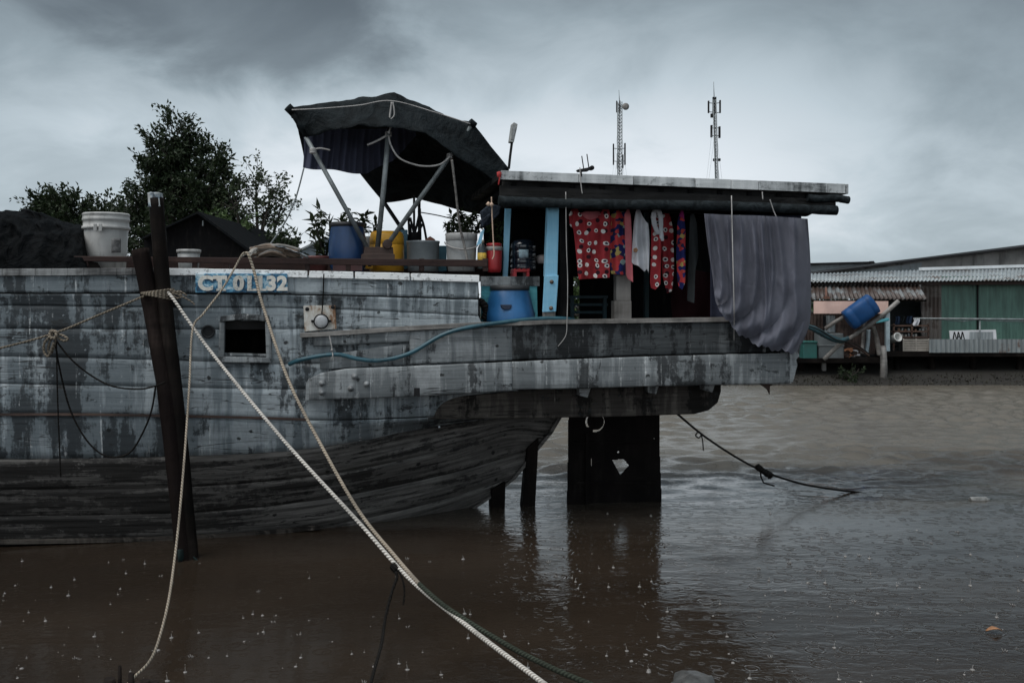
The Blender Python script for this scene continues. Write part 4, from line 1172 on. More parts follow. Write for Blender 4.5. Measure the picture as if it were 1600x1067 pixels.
tag(q.build('hanging_sheet', m_navy, None, recalc=False), 'faded navy cloth hung along the far side of the tarpaulin canopy', 'cloth')
def pole(pts, v, r, mat=None, name='pole', par=can):
    q = MB(); q.tube([B(x, y, vv) for (x, y), vv in zip(pts, v)], r, 12); return q.build(name, mat or m_metal, par)
pole([(478, 214), (574, 387)], [.52, .55], .021)
pole([(607, 208), (599, 300), (590, 387)], [.45, .5, .55], .024)
pole([(738, 194), (704, 243), (607, 380)], [.5, .48, .5], .022)
pole([(452, 169), (480, 214)], [.5, .52], .026, m_can)
pole([(449, 167), (458, 176)], [.49, .51],   .04, m_can, 'rolled_corner')
pole([(734, 190), (742, 197)], [.48, .5], .034, m_can, 'rolled_corner')
pole([(615, 150), (607, 210)], [.5, .45], .018, m_iron)
pole([(596, 310), (640, 376)], [2.15, 1.6], .022, m_iron)
pole([(655, 312), (655, 400)], [1.7, 1.7], .016, m_iron)
pole([(454, 172), (612, 168), (738, 195)], [.52, .52, .52], .012, m_iron)
q = MB(); q.pb([(570, 386), (614, 386), (616, 406), (567, 406)], .48, .14); q.lathe(B(605, 382, .5), [(.0, -.05), (.045, -.05), (.045, .05), (0, .05)], 16, 0, Rm, False, False)
q.pb([(565, 397), (617, 397), (617, 408), (564, 408)], .46, .18)
q.build('foot_block', m_woodbrown, can, bevel=.006)
for c_ in ((607, 210), (703, 244), (489, 236)):
    q = MB()
    for k in range(3): q.lathe(B(c_[0], c_[1] + (k - 1) * 2.5, .46), [(.026, -.01), (.034, 0), (.026, .01)], 10)
    q.build('lashing', m_string, can)
def cord(pts, v, r, mat, label):
    q = MB(); q.tube(spl([B(x, y, v) for x, y in pts], 8), r, 6); return tag(q.build('canopy_cord', mat), label, 'cord')
cord([(456, 172), (500, 170), (560, 165), (612, 158), (680, 176), (735, 194)], .34, .005, m_string, 'thin pale cord running along the front edge of the canopy')
cord([(607, 212), (612, 230), (625, 248), (650, 258), (672, 260), (690, 256), (703, 245)], .40, .009, m_string, 'pale cord sagging between the middle and right canopy pipes')
cord([(612, 160), (609, 185), (611, 196), (607, 209)], .34, .009, m_string, 'pale cord twisted down from the canopy peak to the middle pipe')
cord([(614, 160), (616, 180), (608, 190), (612, 200)], .33, .007, m_string, 'second pale cord looped below the canopy peak')
cord([(604, 212), (590, 220), (574, 227)], .40, .010, m_string, 'stub of pale stick tied to the middle canopy pipe')
cord([(489, 235), (500, 232), (516, 235)], .48, .008, m_string, 'short pale tie on the left canopy pipe')
cord([(475, 262), (462, 310), (445, 348), (420, 385)], .6, .008, m_metal, 'grey guy cord slanting from the canopy corner to the stick bundle')
cord([(706, 250), (711, 290), (718, 350), (726, 385), (732, 415)], .30, .012, m_woodgrey, 'long grey stick and cord dropping from the right canopy pipe')
cord([(657, 332), (690, 338), (735, 350)], 1.6, .006, m_iron, 'thin dark cord stretched across behind the silver bucket plant')

# bare frame of rods standing behind the grey tub
fr = MB()
for pts in ([(638, 335), (640, 380), (641, 420)], [(656, 326), (657, 380), (657, 420)], [(641, 340), (647, 365), (655, 385)], [(655, 335), (648, 365), (640, 385)], [(654, 330), (662, 352), (668, 386)], [(645, 372), (652, 366), (660, 350)], [(640, 350), (645, 384)], [(647, 305), (647, 390)]):
    fr.tube(spl([B(x, y, 1.3) for x, y in pts], 4), .013, 6)
fr.lathe(B(648, 370, 1.3), [(.0, -.03), (.05, -.03), (.055, 0), (.05, .03), (0, .03)], 14, 0, Rm, False, False)
fr.build
tag(fr.build('rod_stand', m_iron), 'black stand of crossed rods behind the grey tub', 'stand')

# ================================================================== CONTAINERS ON DECK
def lat(px, py0, py1, w, v, prof, mat, name, par=None, seg=32, **kw):
    """prof: (radius 0..1, height 0..1 from bottom) over the pixel box"""
    k = mpp(px, v); c = B(px, py1, v)
    q = MB(); q.lathe(c, [(r * w / 2 * k, z * (py1 - py0) * k) for r, z in prof], seg, **kw)
    return q
def vessel(name, px, py0, py1, w, v, label, cat, parts):
    t = thing(name, B(px, py1, v), label, cat)
    for nm, prof, mat in parts:
        lat(px, py0, py1, w, v, prof, mat, nm).build(nm, mat, t)
    return t
def handle_arc(t, px, py, w, v, drop, r=.006, mat=None):
    q = MB(); k = mpp(px, v)
    pts = []
    for i in range(17):
        a = i / 16 * math.pi
        pts.append(B(px, py, v) + D * (-math.cos(a) * w / 2 * k) - NV * (math.sin(a) * w * .54 * k) - UPV * (math.sin(a) * drop * k))
    q.tube(pts, r, 6); q.build('handle', mat or m_metal, t)
m_pail = plain('scuffed_white_pail', (0.36, 0.36, 0.35), 0.5, 0.18, sc=5, dirt=.55)
m_pail2 = plain('grubby_grey_pail', (0.30, 0.31, 0.31), 0.5, 0.2, sc=6, dirt=.5)
m_bluep = plain('royal_blue_plastic', (0.02, 0.11, 0.265), 0.36, 0.2, sc=3, dirt=.25, dirtc=(.012, .03, .06))
m_bluep2 = plain('deep_blue_plastic', (0.008, 0.038, 0.112), 0.4, 0.2, sc=3, dirt=.4, dirtc=(.01, .02, .04))
m_yel = plain('ochre_plastic', (0.68, 0.35, 0.03), 0.45, 0.15, sc=4, dirt=.25, dirtc=(.25, .11, .02))
m_redp = plain('red_plastic', (0.36, 0.022, 0.026), 0.42, 0.15, sc=4, dirt=.2)
t = vessel('plastic_pail', 166, 334, 424, 71, .45, 'large scuffed white pail with a ribbed rim beside the black tarpaulin', 'pail', [
    ('body', [(.80, 0), (.86, .35), (.92, .76), (.86, .82)], m_pail),
    ('ribbed_rim', [(.90, .72), (1.0, .72), (1.0, .77), (.95, .775), (.95, .86), (.985, .87), (.985, .91), (.96, .92), (.97, .96), (.985, .965), (.985, .985), (.95, 1.0), (.90, .99)], m_pail)])
q = MB()
for px in (146, 154): q.rect(px, 350, px + 5, 361, .205, .02)
q.build('handle_lug', m_pail, t)
q = MB(); q.grid(lambda u, v: B(181.5 + 9 * (u - .5) * 1.6, 384 + 22 * (v - .5), .212 + .03 * abs(u - .2) ** 2), 6, 6)
q.build('faded_patch', plain('worn_print', (0.09, 0.09, 0.09), .7, .6, sc=30), t, solid=0.002)
t = vessel('plastic_pail', 295, 390, 426, 37, .5, 'small white lidded pail half hidden behind the rail near the posts', 'pail', [
    ('body', [(.80, 0), (.92, .9)], m_pail2), ('lid', [(.92, .86), (1.0, .86), (1.0, .98), (.9, 1.0)], m_pail)])
t = vessel('blue_barrel', 543, 348, 426, 59, .75, 'deep blue lidded barrel on deck under the left canopy pipe', 'barrel', [
    ('body', [(.80, 0), (.93, .12), (1.0, .4), (.97, .68), (.86, .9), (.84, .94)], m_bluep2), ('lid', [(.84, .91), (.90, .92), (.91, .97), (.86, 1.0), (.2, 1.0)], plain('black_lid', (0.015, 0.016, 0.018), .5))])
t = vessel('yellow_barrel', 604.5, 362, 424, 54, .95, 'ochre yellow drum behind the pipe foot under the canopy', 'barrel', [
    ('body', [(.98, 0), (1.0, .3), (.99, .655), (.97, .66), (.97, .668), (.99, .673), (.985, .80), (.955, .92), (.88, .975)], m_yel), ('lid', [(.86, .965), (.86, .99), (.80, 1.0), (.1, 1.0)], m_yel)])
q = MB(); q.pb([(571, 404), (583, 402), (583, 420), (571, 420)], .7, .1)
ja = q.build('yellow_jug', m_yel, bevel=.012); tag(ja, 'small yellow jug tucked between the blue barrel and the ochre drum', 'jug')
q = MB(); q.pb([(574, 411), (580, 407), (583, 412), (580, 416), (575, 417)], .695, .006); q.build('dark_print', m_black, ja)
t = vessel('striped_pail', 576, 370, 420, 20, 1.25, 'small grey striped pail peeping out left of the ochre drum', 'pail', [('body', [(.9, 0), (1, .4), (.93, .42), (1, .5), (.93, .6), (1, .7), (.93, .8), (1, .9), (1, 1)], m_pail2)])
q = MB(); q.rect(625, 359, 637, 420, 1.15, .3); tag(q.build('teal_box', m_turq if False else plain('faded_teal_board', (0.07, 0.17, 0.23), .6, .25, sc=5), bevel=.006), 'tall faded teal box between ochre drum and grey tub', 'box')
q = MB(); q.rect(685, 384, 698, 424, .95, .25); tag(q.build('teal_box', plain('dull_teal_board', (0.05, 0.15, 0.20), .6, .25, sc=5), bevel=.006), 'low teal box between the grey tub and the silver bucket', 'box')
t = vessel('grey_tub', 661, 377, 424, 51, .7, 'broad grey plastic tub in the middle of the deck row', 'tub', [('body', [(.92, 0), (.96, .3), (.96, .34), (.98, .36), (1.0, .92), (1.03, .94), (1.03, 1.0), (.97, 1.0), (.95, .95), (.5, .9)], plain('slate_plastic', (0.135, 0.155, 0.165), .45, .15, sc=4, dirt=.2))])
q = MB(); q.pb([(664, 376), (672, 369), (680, 374), (681, 380), (664, 380)], .72, .2); tag(q.build('rust_brick', plain('brick_red', (0.14, 0.06, 0.04), .8), bevel=.006), 'brick red lump lying on top of the grey tub', 'brick')
t = vessel('silver_bucket', 721, 365, 424, 50, .55, 'silver-grey bucket with a drooping wire handle and a plant behind', 'bucket', [
    ('body', [(.84, 0), (.90, .3), (.96, .80), (.94, .85)], m_pail2), ('rim', [(.95, .80), (1.0, .81), (1.0, .97), (.97, 1.0), (.9, 1.0), (.9, .9)], m_pail)])
handle_arc(t, 721, 379, 52, .55, 12, .008, m_string)
t = vessel('red_cooler', 772, 381, 426, 26, .5, 'round red water cooler with a white band hanging above the bulkhead', 'cooler', [
    ('body', [(.80, 0), (.90, .15), (.97, .76), (.9, .8)], m_redp), ('lid', [(.92, .90), (.92, 1.0), (.7, 1.02), (.3, 1.03)], m_redp), ('white_band', [(.95, .76), (1.02, .77), (1.02, .88), (.95, .9)], m_pail)])
t = vessel('oil_bottle', 753, 375, 420, 14, .45, 'small dark bottle with a yellow label beside the red cooler', 'bottle', [
    ('body', [(.95, 0), (1, .05), (1, .7), (.5, .86), (.42, .9)], plain('smoky_plastic', (0.05, 0.065, 0.07), .3)), ('cap', [(.5, .88), (.5, 1.0), (.1, 1.0)], plain('cream_cap', (0.35, 0.33, 0.25), .5)), ('yellow_label', [(1.02, .18), (1.02, .55)], plain('yellow_label_paper', (0.55, 0.36, 0.05), .6, .35, sc=25))])
t = vessel('water_bottle', 818, 374, 424, 40, .6, 'big dark ribbed water bottle with a pale label under the cabin roof', 'bottle', [
    ('body', [(.9, 0), (1, .06), (1, .18), (.95, .2), (1, .22), (1, .36), (.95, .38), (1, .40), (1, .62), (.95, .64), (1, .66), (1, .84), (.8, .95), (.3, 1.0)], plain('dark_blue_pet', (0.008, 0.013, 0.022), .16, .2, spec=.7))])
q = MB(); q.grid(lambda u, v: B(818, 424, .6) + Matrix.Rotation(-.55 + .75 * u + AL, 3, 'Z') @ Vector((0, -20.4 * mpp(818, .6), (20 + 13 * v) * mpp(818, .6))), 8, 3)
q.build('pale_label', plain('pale_blue_label', (0.30, 0.42, 0.48), .5, .25, sc=30), t, solid=.002)
q = MB(); q.rect(803, 421, 828, 425, .40, .2); 
for xx in (803, 823): q.rect(xx, 425, xx + 4.5, 433, .40, .2)
for xx in (804, 811, 818, 825): q.rect(xx, 419.6, xx + 3, 421, .40, .2)
tag(q.build('red_stool', m_redp, bevel=.004), 'low red plastic stool under the big water bottle', 'stool')
q = MB(); q.lathe(B(847, 412, .6), [(.04, 0), (.055, .03), (.055, .07), (.03, .085), (0, .088)], 14)
tag(q.build('pale_cup', plain('pinkish_cup', (0.42, 0.37, 0.36), .5)), 'pale round cup hanging in the dark left of the blue pillar', 'cup')
t = vessel('blue_barrel', 796.5, 446, 508, 79, .28, 'bright blue tapered barrel with a black lid standing on the gallery', 'barrel', [
    ('body', [(.97, 0), (1.0, .12), (1.0, .28), (.955, .38), (.86, .64), (.74, .88), (.72, .92)], m_bluep), ('lid', [(.72, .87), (.78, .88), (.785, .96), (.75, 1.0), (.66, 1.0), (.64, .97), (.1, .97)], plain('grey_black_lid', (0.03, 0.032, 0.034), .45, .3, sc=6))])
q = MB(); q.pb([(783, 476), (800, 476), (799, 481), (796, 484), (788, 484), (784, 481)], .05, .06)
q.build('hand_hole', plain('deep_blue_shadow', (0.008, 0.02, 0.05), .6), t, bevel=.006)
q = MB(); q.tube(spl([B(748, 470, .28), B(756, 476, .25), B(760, 488, .25), B(756, 500, .25)], 6), .035, 8, 0, True, .15)
tag(q.build('coiled_hose', m_roped), 'dark hose coil stuffed between hull end and bright blue barrel', 'hose')

# black tarpaulin heap over the bow
mo = MB()
def mound(u, v):
    px = -160 + 300 * u
    ridge = lerp1([(-160, 318), (-60, 322), (0, 330), (45, 326), (62, 332), (100, 346), (128, 352), (140, 425)], px)
    a = v * math.pi * .92
    base = 428
    s = math.sin(a) ** .7 if a > 0 else 0
    y = base + (ridge - base) * s
    vv = .08 + (1 - math.cos(a)) * .8
    p = B(px, y, vv)
    w = abs(nz(px * .03, v * 6.0)) * -.14 + nz(px * .09 + y * .05, v * 5) * .05 + abs(nz(px * .06 + v * 5, v * 11)) * -.06
    return p + Vector((0, -1, .3)) * w * min(1, 4 * v) * min(1, (1 - u) * 8)
mo.grid(mound, 180, 70)
tag(mo.build('tarpaulin_heap', m_tarp, solid=0.01, recalc=False), 'crumpled black tarpaulin heaped over the cargo at the left edge', 'tarpaulin')
# stick bundle
random.seed(9)
bs = MB()
for i in range(46):
    y0 = random.uniform(384, 401); v = random.uniform(.15, .5)
    xa, xb = random.uniform(390, 405), random.uniform(440, 470)
    sag = random.uniform(-3, 3)
    bs.tube(spl([B(xa, y0 + random.uniform(0, 8), v), B((xa + xb) / 2, y0 - 2 + sag, v), B(xb, min(402, y0 + random.uniform(0, 10)), v)], 5), random.uniform(.008, .016), 6, i % 2)
tag(bs.build('stick_bundle', [plain('brown_sticks', (0.13, 0.095, 0.07), .8, .3), m_woodgrey]), 'bundle of thin brown sticks lying on the rail above the number board', 'sticks')
q = MB(); q.grid(lambda u, v: B(430 + 52 * u, 384 + 17 * u ** 1.3 + 4 * v + 1.5 * nz(u * 6, v * 3), .1 + .4 * v + .05 * nz(u * 7, v * 5)), 30, 12)
tag(q.build('plastic_sheet', plain('clear_grey_plastic', (0.22, 0.25, 0.28), .25, .5, sc=9), solid=.005), 'crinkled grey plastic sheet thrown over the end of the stick bundle', 'sheet')
q = MB(); q.lathe(B(495, 425, .8), [(.10, 0), (.12, .12), (.13, .125), (.13, .15)], 18); pot1 = q
red_pot = tag(pot1.build('flower_pot', plain('dull_red_pot', (0.10, 0.028, 0.026), .6)), 'dull red pot under the big-leaved plant, half behind the rail', 'pot')
q = MB(); q.rect(520, 413, 566, 423, .3, .1); tag(q.build('maroon_box', plain('maroon_board', (0.07, 0.03, 0.03), .6)), 'low maroon box under the rail below the deep blue barrel', 'box')
# potted plants
def plant(label, base, v, stems, leafL, leafW, mat, n=10, name='potted_plant'):
    t = thing(name, B(base[0], base[1], v), label, 'plant')
    st = MB(); lf = MB()
    for path in stems:
        pts = spl([B(x, y, v + dv) for x, y, dv in path], 6)
        st.tube(pts, [.012 * (1 - .8 * i / len(pts)) for i in range(len(pts))], 6)
        for i, p in enumerate(pts[2:]):
            for _ in range(n):
                d = rvec(); d.z = d.z * .8 + .15
                leaf(lf, p + rvec() * .015, d, Vector((0, 0, 1)) + rvec() * .6, leafL * random.uniform(.6, 1.15), leafW * random.uniform(.7, 1.2))
    st.build('stem', m_bark, t); lf.build('foliage', mat, t, recalc=False)
plant('upright plant with long glossy leaves left of the deep blue barrel', (507, 418), .9, [[(508, 418, 0), (506, 390, 0), (503, 355, .1), (500, 330, 0)], [(506, 400, 0), (498, 370, -.1), (491, 340, -.1)], [(507, 405, 0), (515, 375, .1), (514, 345, .1)], [(504, 395, 0), (495, 385, 0), (490, 352, .1)]], .125, .042, m_leafp, 3)
plant('leafy plant rising behind the lid of the deep blue barrel', (556, 418), 1.3, [[(556, 420, 0), (552, 370, 0), (547, 332, 0)], [(556, 410, 0), (566, 365, .1), (572, 335, .1)], [(556, 410, 0), (540, 365, .1), (532, 342, .1)], [(558, 410, 0), (578, 380, 0), (588, 350, -.1)], [(558, 410, 0), (575, 390, 0), (586, 375, -.1)], [(556, 410, 0), (560, 380, 0), (562, 345, -.1)], [(556, 400, 0), (548, 370, 0), (540, 350, -.1)], [(560, 412, 0), (572, 400, 0), (580, 385, .1)]], .12, .042, m_leafp, 4)
plant('small-leaved bushy plant above the silver bucket', (722, 372), .85, [[(722, 380, 0), (712, 355, 0), (706, 338, 0)], [(722, 378, 0), (722, 350, .1), (720, 332, .1)], [(722, 378, 0), (734, 352, 0), (742, 338, 0)], [(722, 378, 0), (704, 362, .1), (700, 352, .1)], [(722, 378, 0), (740, 365, .1), (750, 352, .1)], [(722, 375, 0), (728, 358, -.1), (730, 345, -.1)]], .08, .032, m_leafp, 7)
plant('leafy sprig growing behind the red cooler', (778, 395), 1.0, [[(776, 400, 0), (774, 370, 0), (770, 345, 0)], [(777, 398, 0), (782, 370, .1), (785, 350, 0)], [(777, 398, 0), (770, 375, 0), (764, 360, 0)]], .10, .034, m_leafl, 5)
# things on the roof edge
q = MB()
q.tube(spl([B(795, 264, .25), B(797, 245, .25), B(800, 222, .25)], 5), .012, 8)
fl_ = thing('flood_lamp', B(795, 264, .25), 'slim pale lamp on a thin pole at the left end of the cabin roof', 'lamp'); q.build('pole', m_iron, fl_)
q = MB(); q.pb([(796, 222), (800, 194), (803, 191), (809, 194), (808, 200), (803, 223)], .22, .08); q.build('lamp_housing', plain('pale_housing', (0.30, 0.31, 0.30), .5, .3, sc=20), fl_, bevel=.006)
q = MB(); q.pb([(799, 218), (802, 198), (806, 199), (802, 219)], .212, .01); q.build('lamp_glass', plain('grey_glass', (0.20, 0.21, 0.21), .2, .3, sc=30), fl_)
an = thing('roof_antenna', B(912, 270, .1), 'small black aerial with two upright rods on the cabin roof', 'antenna')
q = MB(); q.pb([(903, 265), (924, 261), (926, 264), (920, 267), (905, 268)], .05, .08); q.lathe(B(924, 263, .08), [(0, -.03), (.02, -.03), (.022, .03), (0, .03)], 10, 0, Rm, False, False); q.build('base', m_iron, an)
q = MB()
for a_, b_2 in (((912, 264), (909, 244)), ((920, 262), (917, 241))): q.tube([B(*a_, .1), B(*b_2, .1)], .005, 6)
q.tube([B(908, 266, -.14), B(908, 276, -.15)], .008, 6)
q.build('rod', m_iron, an)
q = MB(); q.tube(spl([B(781, 276, -.16), B(780, 283, -.16), B(779, 289, -.15)], 6), .006, 6); q.lathe(B(780, 273, -.15), [(0, -.03), (.018, -.02), (.022, .02), (0, .03)], 10)
tag(q.build('red_ribbon', plain('red_ribbon_cloth', (0.40, 0.03, 0.03), .8)), 'small red rag tied at the left corner of the cabin roof', 'rag')
# dark gear hung at the cabin's left corner
q = MB()
q.pb([(752, 330), (766, 318), (784, 322), (780, 335), (764, 352), (756, 352)], .1, .12); q.pb([(750, 345), (766, 333), (768, 337), (754, 356)], .06, .05)
tag(q.build('bag_of_gear', tarp_mat('navy_bag', (0.02, 0.026, 0.036), 12, .6), bevel=.015), 'dark crumpled bag hung at the left corner of the cabin', 'bag')
q = MB(); q.pb([(752, 362), (757, 358), (752, 380), (745, 384)], .1, .03); tag(q.build('paddle_blade', m_blue), 'thin blue slat leaning between silver bucket and bag', 'slat')

# ================================================================== LAUNDRY AND CURTAIN
def polycloth(poly, vfn, mat, name, label, cell=1.3, cat='garment', par=None):
    q = MB(); ids = {}
    xs_ = [p[0] for p in poly]; ys_ = [p[1] for p in poly]
    nx = int((max(xs_) - min(xs_)) / cell) + 1; ny = int((max(ys_) - min(ys_)) / cell) + 1
    # columns are stretched between the outline's own top and bottom so the edges stay smooth
    x0, x1 = min(xs_), max(xs_)
    def span(x):
        hits = []
        n_ = len(poly)
        for i in range(n_):
            (xa, ya), (xb, yb) = poly[i], poly[(i + 1) % n_]
            if (xa <= x < xb) or (xb <= x < xa): hits.append(ya + (yb - ya) * (x - xa) / (xb - xa))
        return (min(hits), max(hits)) if hits else (ys_[0], ys_[0])
    cols = []
    for i in range(nx + 1):
        x = x0 + .05 + (x1 - x0 - .1) * i / nx
        a, b = span(x)
        col_ = []
        for j in range(ny + 1):
            y = a + (b - a) * j / ny
            col_.append(q.vert(B(x, y, vfn(x, y)), ((x - 880) * .0065, (y - 300) * .0065)))
        cols.append(col_)
    for c0_, c1_ in zip(cols, cols[1:]):
        for j in range(ny): q.face((c0_[j], c1_[j], c1_[j + 1], c0_[j + 1]), 0, True)
    o = q.build(name, mat, par, solid=0.004, recalc=False)
    return tag(o, label, cat, 'laundry on the cabin line') if label else o
def wav(f, a, v0, ph=0): return lambda x, y: v0 + a * math.sin(x * f + ph + .6 * math.sin(y * .04)) + .03 * nz(x * .09, y * .02, ph)
polycloth([(889, 336), (893, 327), (902, 326), (906, 333), (914, 341), (922, 344), (934, 340), (940, 331), (943, 323), (951, 326), (955, 345), (953, 362), (953, 434), (930, 435), (904, 437), (900, 395), (896, 358), (890, 352)], lambda x, y: .06 + .02 * math.sin(x * .2 + y * .012) + .04 * math.exp(-((x - 914 - (y - 380) * .02) / 4) ** 2) + .03 * nz(x * .08, y * .02), m_dots, 'blouse', 'red sleeveless blouse with white rings, leftmost on the line')
polycloth([(904, 334), (915, 330), (938, 330), (936, 342), (922, 345), (912, 342)], lambda x, y: .11, m_pink, 'back_panel', None, 1.5, par=bpy.data.objects['blouse'])
polycloth([(951, 340), (960, 330), (977, 326), (979, 380), (977, 430), (955, 428), (951, 400)], wav(.35, .018, .12), m_floral, 'floral_shirt', 'floral red, navy and yellow garment just behind the ringed blouse')
polycloth([(976, 335), (982, 323), (986, 340), (988, 400), (989, 441), (981, 436), (978, 428), (977, 380)], wav(.3, .01, .10, 1), m_pink, 'pink_sleeve', 'narrow pink strip of cloth between floral garment and white top')
polycloth([(987, 410), (989, 370), (991, 345), (994, 328), (999, 327), (1004, 338), (1009, 346), (1013, 350), (1015, 380), (1014, 428), (1011, 420), (1007, 425), (998, 416), (990, 413)], wav(.4, .02, .08, 2), m_white, 'white_top', 'grey-white top with a small orange print, hanging by one shoulder')
q = MB()
for k in range(5):
    a = k * 1.257
    q.lathe(B(993 + 2.2 * math.cos(a), 391 + 2.2 * math.sin(a), .045), [(0, -.004), (.011, 0), (0, .004)], 6, 0, Rm, False, False)
q.build('orange_print', plain('orange_print_ink', (0.50, 0.26, 0.12), .8), bpy.data.objects['white_top'])
polycloth([(1016, 440), (1017, 400), (1018, 345), (1022, 332), (1031, 330), (1033, 380), (1032, 444), (1024, 453), (1017, 450)], wav(.3, .02, .10, 3), m_dots, 'ringed_trousers', 'red ringed trousers, narrow bright leg beside the white top')
polycloth([(1032, 350), (1036, 333), (1046, 334), (1052, 360), (1053, 420), (1050, 455), (1042, 458), (1035, 430)], wav(.4, .02, .24, 4), m_dots, 'ringed_trousers', 'darker red ringed trousers leg further inside the cabin')
q = MB()
for k in range(4):
    pts = [B(1019 + k * 1.2, 341, .06), B(1021 + k, 331, .05), B(1027 + k, 329, .04), B(1031 + k * .8, 340, .05), B(1032 + k * .6, 358, .06), B(1033 + k * .7, 372 + k * 1.5, .07)]
    q.tube(spl(pts, 6), .016, 7, 0, True, .2)
    q.tube(spl([B(1019 + k * 1.2, 341, .06), B(1021 + k * 1.3, 352, .05), B(1027 + k, 366, .06)], 6), .012, 7, 0, True, .2)
tag(q.build('twisted_vest', m_white), 'knotted grey-white vest twisted over the ringed trousers', 'garment', 'laundry on the cabin line')
polycloth([(1057, 400), (1058, 350), (1061, 335), (1064, 328), (1068, 330), (1071, 360), (1071, 440), (1066, 453), (1060, 448), (1058, 430)], wav(.4, .018, .13, 5), m_floral, 'floral_trousers', 'narrow floral garment with a magenta top near the curtain')
polycloth([(1061, 338), (1064, 327), (1068, 329), (1069, 341), (1064, 339)], lambda x, y: .10, cloth_mat('magenta_cloth', (0.30, 0.03, 0.16)), 'waistband', None, 1.5, par=bpy.data.objects['floral_trousers'])
polycloth([(1074, 470), (1076, 400), (1078, 335), (1083, 329), (1089, 350), (1091, 400), (1086, 425), (1085, 474)], wav(.3, .02, .2, 6), m_charc, 'charcoal_shirt', 'long charcoal cloth hanging last on the line before the curtain')
polycloth([(1046, 425), (1080, 420), (1125, 430), (1150, 470), (1150, 503), (1050, 503)], wav(.12, .04, 1.0, 2), m_maroon, 'maroon_blanket', 'dim maroon blanket hung deep inside the stern cabin', 2.5, 'blanket')
q = MB(); q.tube([B(870, 326, .09), B(980, 325, .10), B(1100, 329, .10)], .008, 6); tag(q.build('washing_line', m_roped), 'black line under the eave from which the laundry hangs', 'line')

def coons(Tp, Bt, Lf, Rt):
    def ev(c, t):
        t = min(max(t, 0), 1); n_ = len(c) - 1; i = min(int(t * n_), n_ - 1); f = t * n_ - i
        p0, p1, p2, p3 = c[max(i - 1, 0)], c[i], c[i + 1], c[min(i + 2, n_)]
        o = []
        for a0, a1, a2, a3 in zip(p0, p1, p2, p3):
            o.append(.5 * (2 * a1 + (a2 - a0) * f + (2 * a0 - 5 * a1 + 4 * a2 - a3) * f * f + (3 * a1 - a0 - 3 * a2 + a3) * f ** 3))
        return o
    def fn(u, v):
        T, Bo, L, R_ = ev(Tp, u), ev(Bt, u), ev(Lf, v), ev(Rt, v)
        return tuple((1 - v) * T[k] + v * Bo[k] + (1 - u) * L[k] + u * R_[k] - ((1 - u) * (1 - v) * Tp[0][k] + u * (1 - v) * Tp[-1][k] + (1 - u) * v * Bt[0][k] + u * v * Bt[-1][k]) for k in (0, 1))
    return fn
cf = coons([(1100, 334), (1140, 336), (1180, 337), (1220, 339), (1262, 342)], [(1129, 492), (1150, 517), (1180, 537), (1212, 547), (1247, 551)], [(1100, 334), (1106, 385), (1113, 430), (1118, 470), (1129, 492)], [(1262, 342), (1266, 400), (1267, 450), (1265, 505), (1247, 551)])
def curt(u, v):
    x, y = cf(u, v)
    y += v ** 6 * (2.2 * math.sin(x * .23) + 1.5 * math.sin(x * .61 + 1))
    dr = u + .10 * (v * v) * (1 - u)                     # folds drift towards the gathered corner as they fall
    rid = 0
    for c_, w_, a_ in ((.03, .02, .07), (.13, .03, .09), (.24, .022, .05), (.345, .035, .085), (.47, .03, .06), (.575, .022, .095), (.63, .02, .05), (.74, .035, .05), (.86, .03, .07), (.95, .02, .06)):
        rid += a_ * math.exp(-((dr - c_ - .015 * math.sin(v * 5 + c_ * 40)) / w_) ** 2)
    fold = -rid * (1 - .55 * v) + .03 * nz(u * 7, v * 3.5, 2.0) + .012 * nz(u * 22, v * 9, 5.0)
    # sagging swags that gather towards the lower left corner
    r = math.hypot((x - 1108) / 1.35, (y - 452))
    sw = .075 * (1 - 2 * abs(math.sin(r * .105 + .25 * math.sin(x * .04)))) * max(0, min(1, (v - .50) * 3.2)) * (1.1 - .45 * u)
    pin = .05 * math.exp(-((u - 0.02) ** 2) * 60) * v
    turn = .35 * max(0, (u - .86) / .14) ** 2
    return B(x, y, -.24 + fold + sw - pin * .3 - .05 * max(0, v - .6) + turn - .04)
q = MB(); q.grid(curt, 200, 150, uvfn=lambda u, v: (u * 1.1, v * 1.35))
tag(q.build('curtain', m_curt, recalc=False), 'large slate violet curtain draped over the stern end of the cabin', 'curtain')
q = MB(); q.grid(lambda u, v: B(1112 + 140 * u, 336 + (58 - 10 * u) * v, .02 + .02 * math.sin(u * 20)), 40, 10); 
tag(q.build('inner_curtain', m_navy, solid=.003), 'short dark inner curtain behind the top of the violet curtain', 'curtain')
q = MB(); q.grid(lambda u, v: B(1110 + 98 * u, 336 + 170 * v, .06 + .02 * math.sin(u * 16)), 40, 10); 
tag(q.build('inner_curtain', m_navy, solid=.003), 'long dark inner curtain behind the left of the violet curtain', 'curtain')

# ================================================================== FAR BANK
def corr_mat(name, base, rust, amt=0.4, rough=0.45, kind='UV'):
    m = Mat(name)
    n1 = m.noise(m.co(kind, (0.9, 1.6, 1)), 1.0, 6, 0.65)
    n2 = m.noise(m.co(kind, (7, 0.9, 1)), 1.0, 5, 0.6)
    t = m.math('ADD', m.math('MULTIPLY', n1, 0.6), m.math('MULTIPLY', n2, 0.4))
    c = m.mix(m.mapr(n2, 0.3, 0.7), tuple(x * 0.7 for x in base), tuple(min(1, x * 1.25) for x in base))
    c = m.mix(m.mapr(t, 0.60 - amt * 0.25, 0.66 - amt * 0.2), c, rust)
    return m.fin(c, rough, m.bump(n1, 0.2, 0.02), 0.0, 0.4)
RUST = (0.075, 0.04, 0.027)
m_corr = corr_mat('grey_corrugated_iron', (0.27, 0.30, 0.31), (0.09, 0.07, 0.06), 0.35)
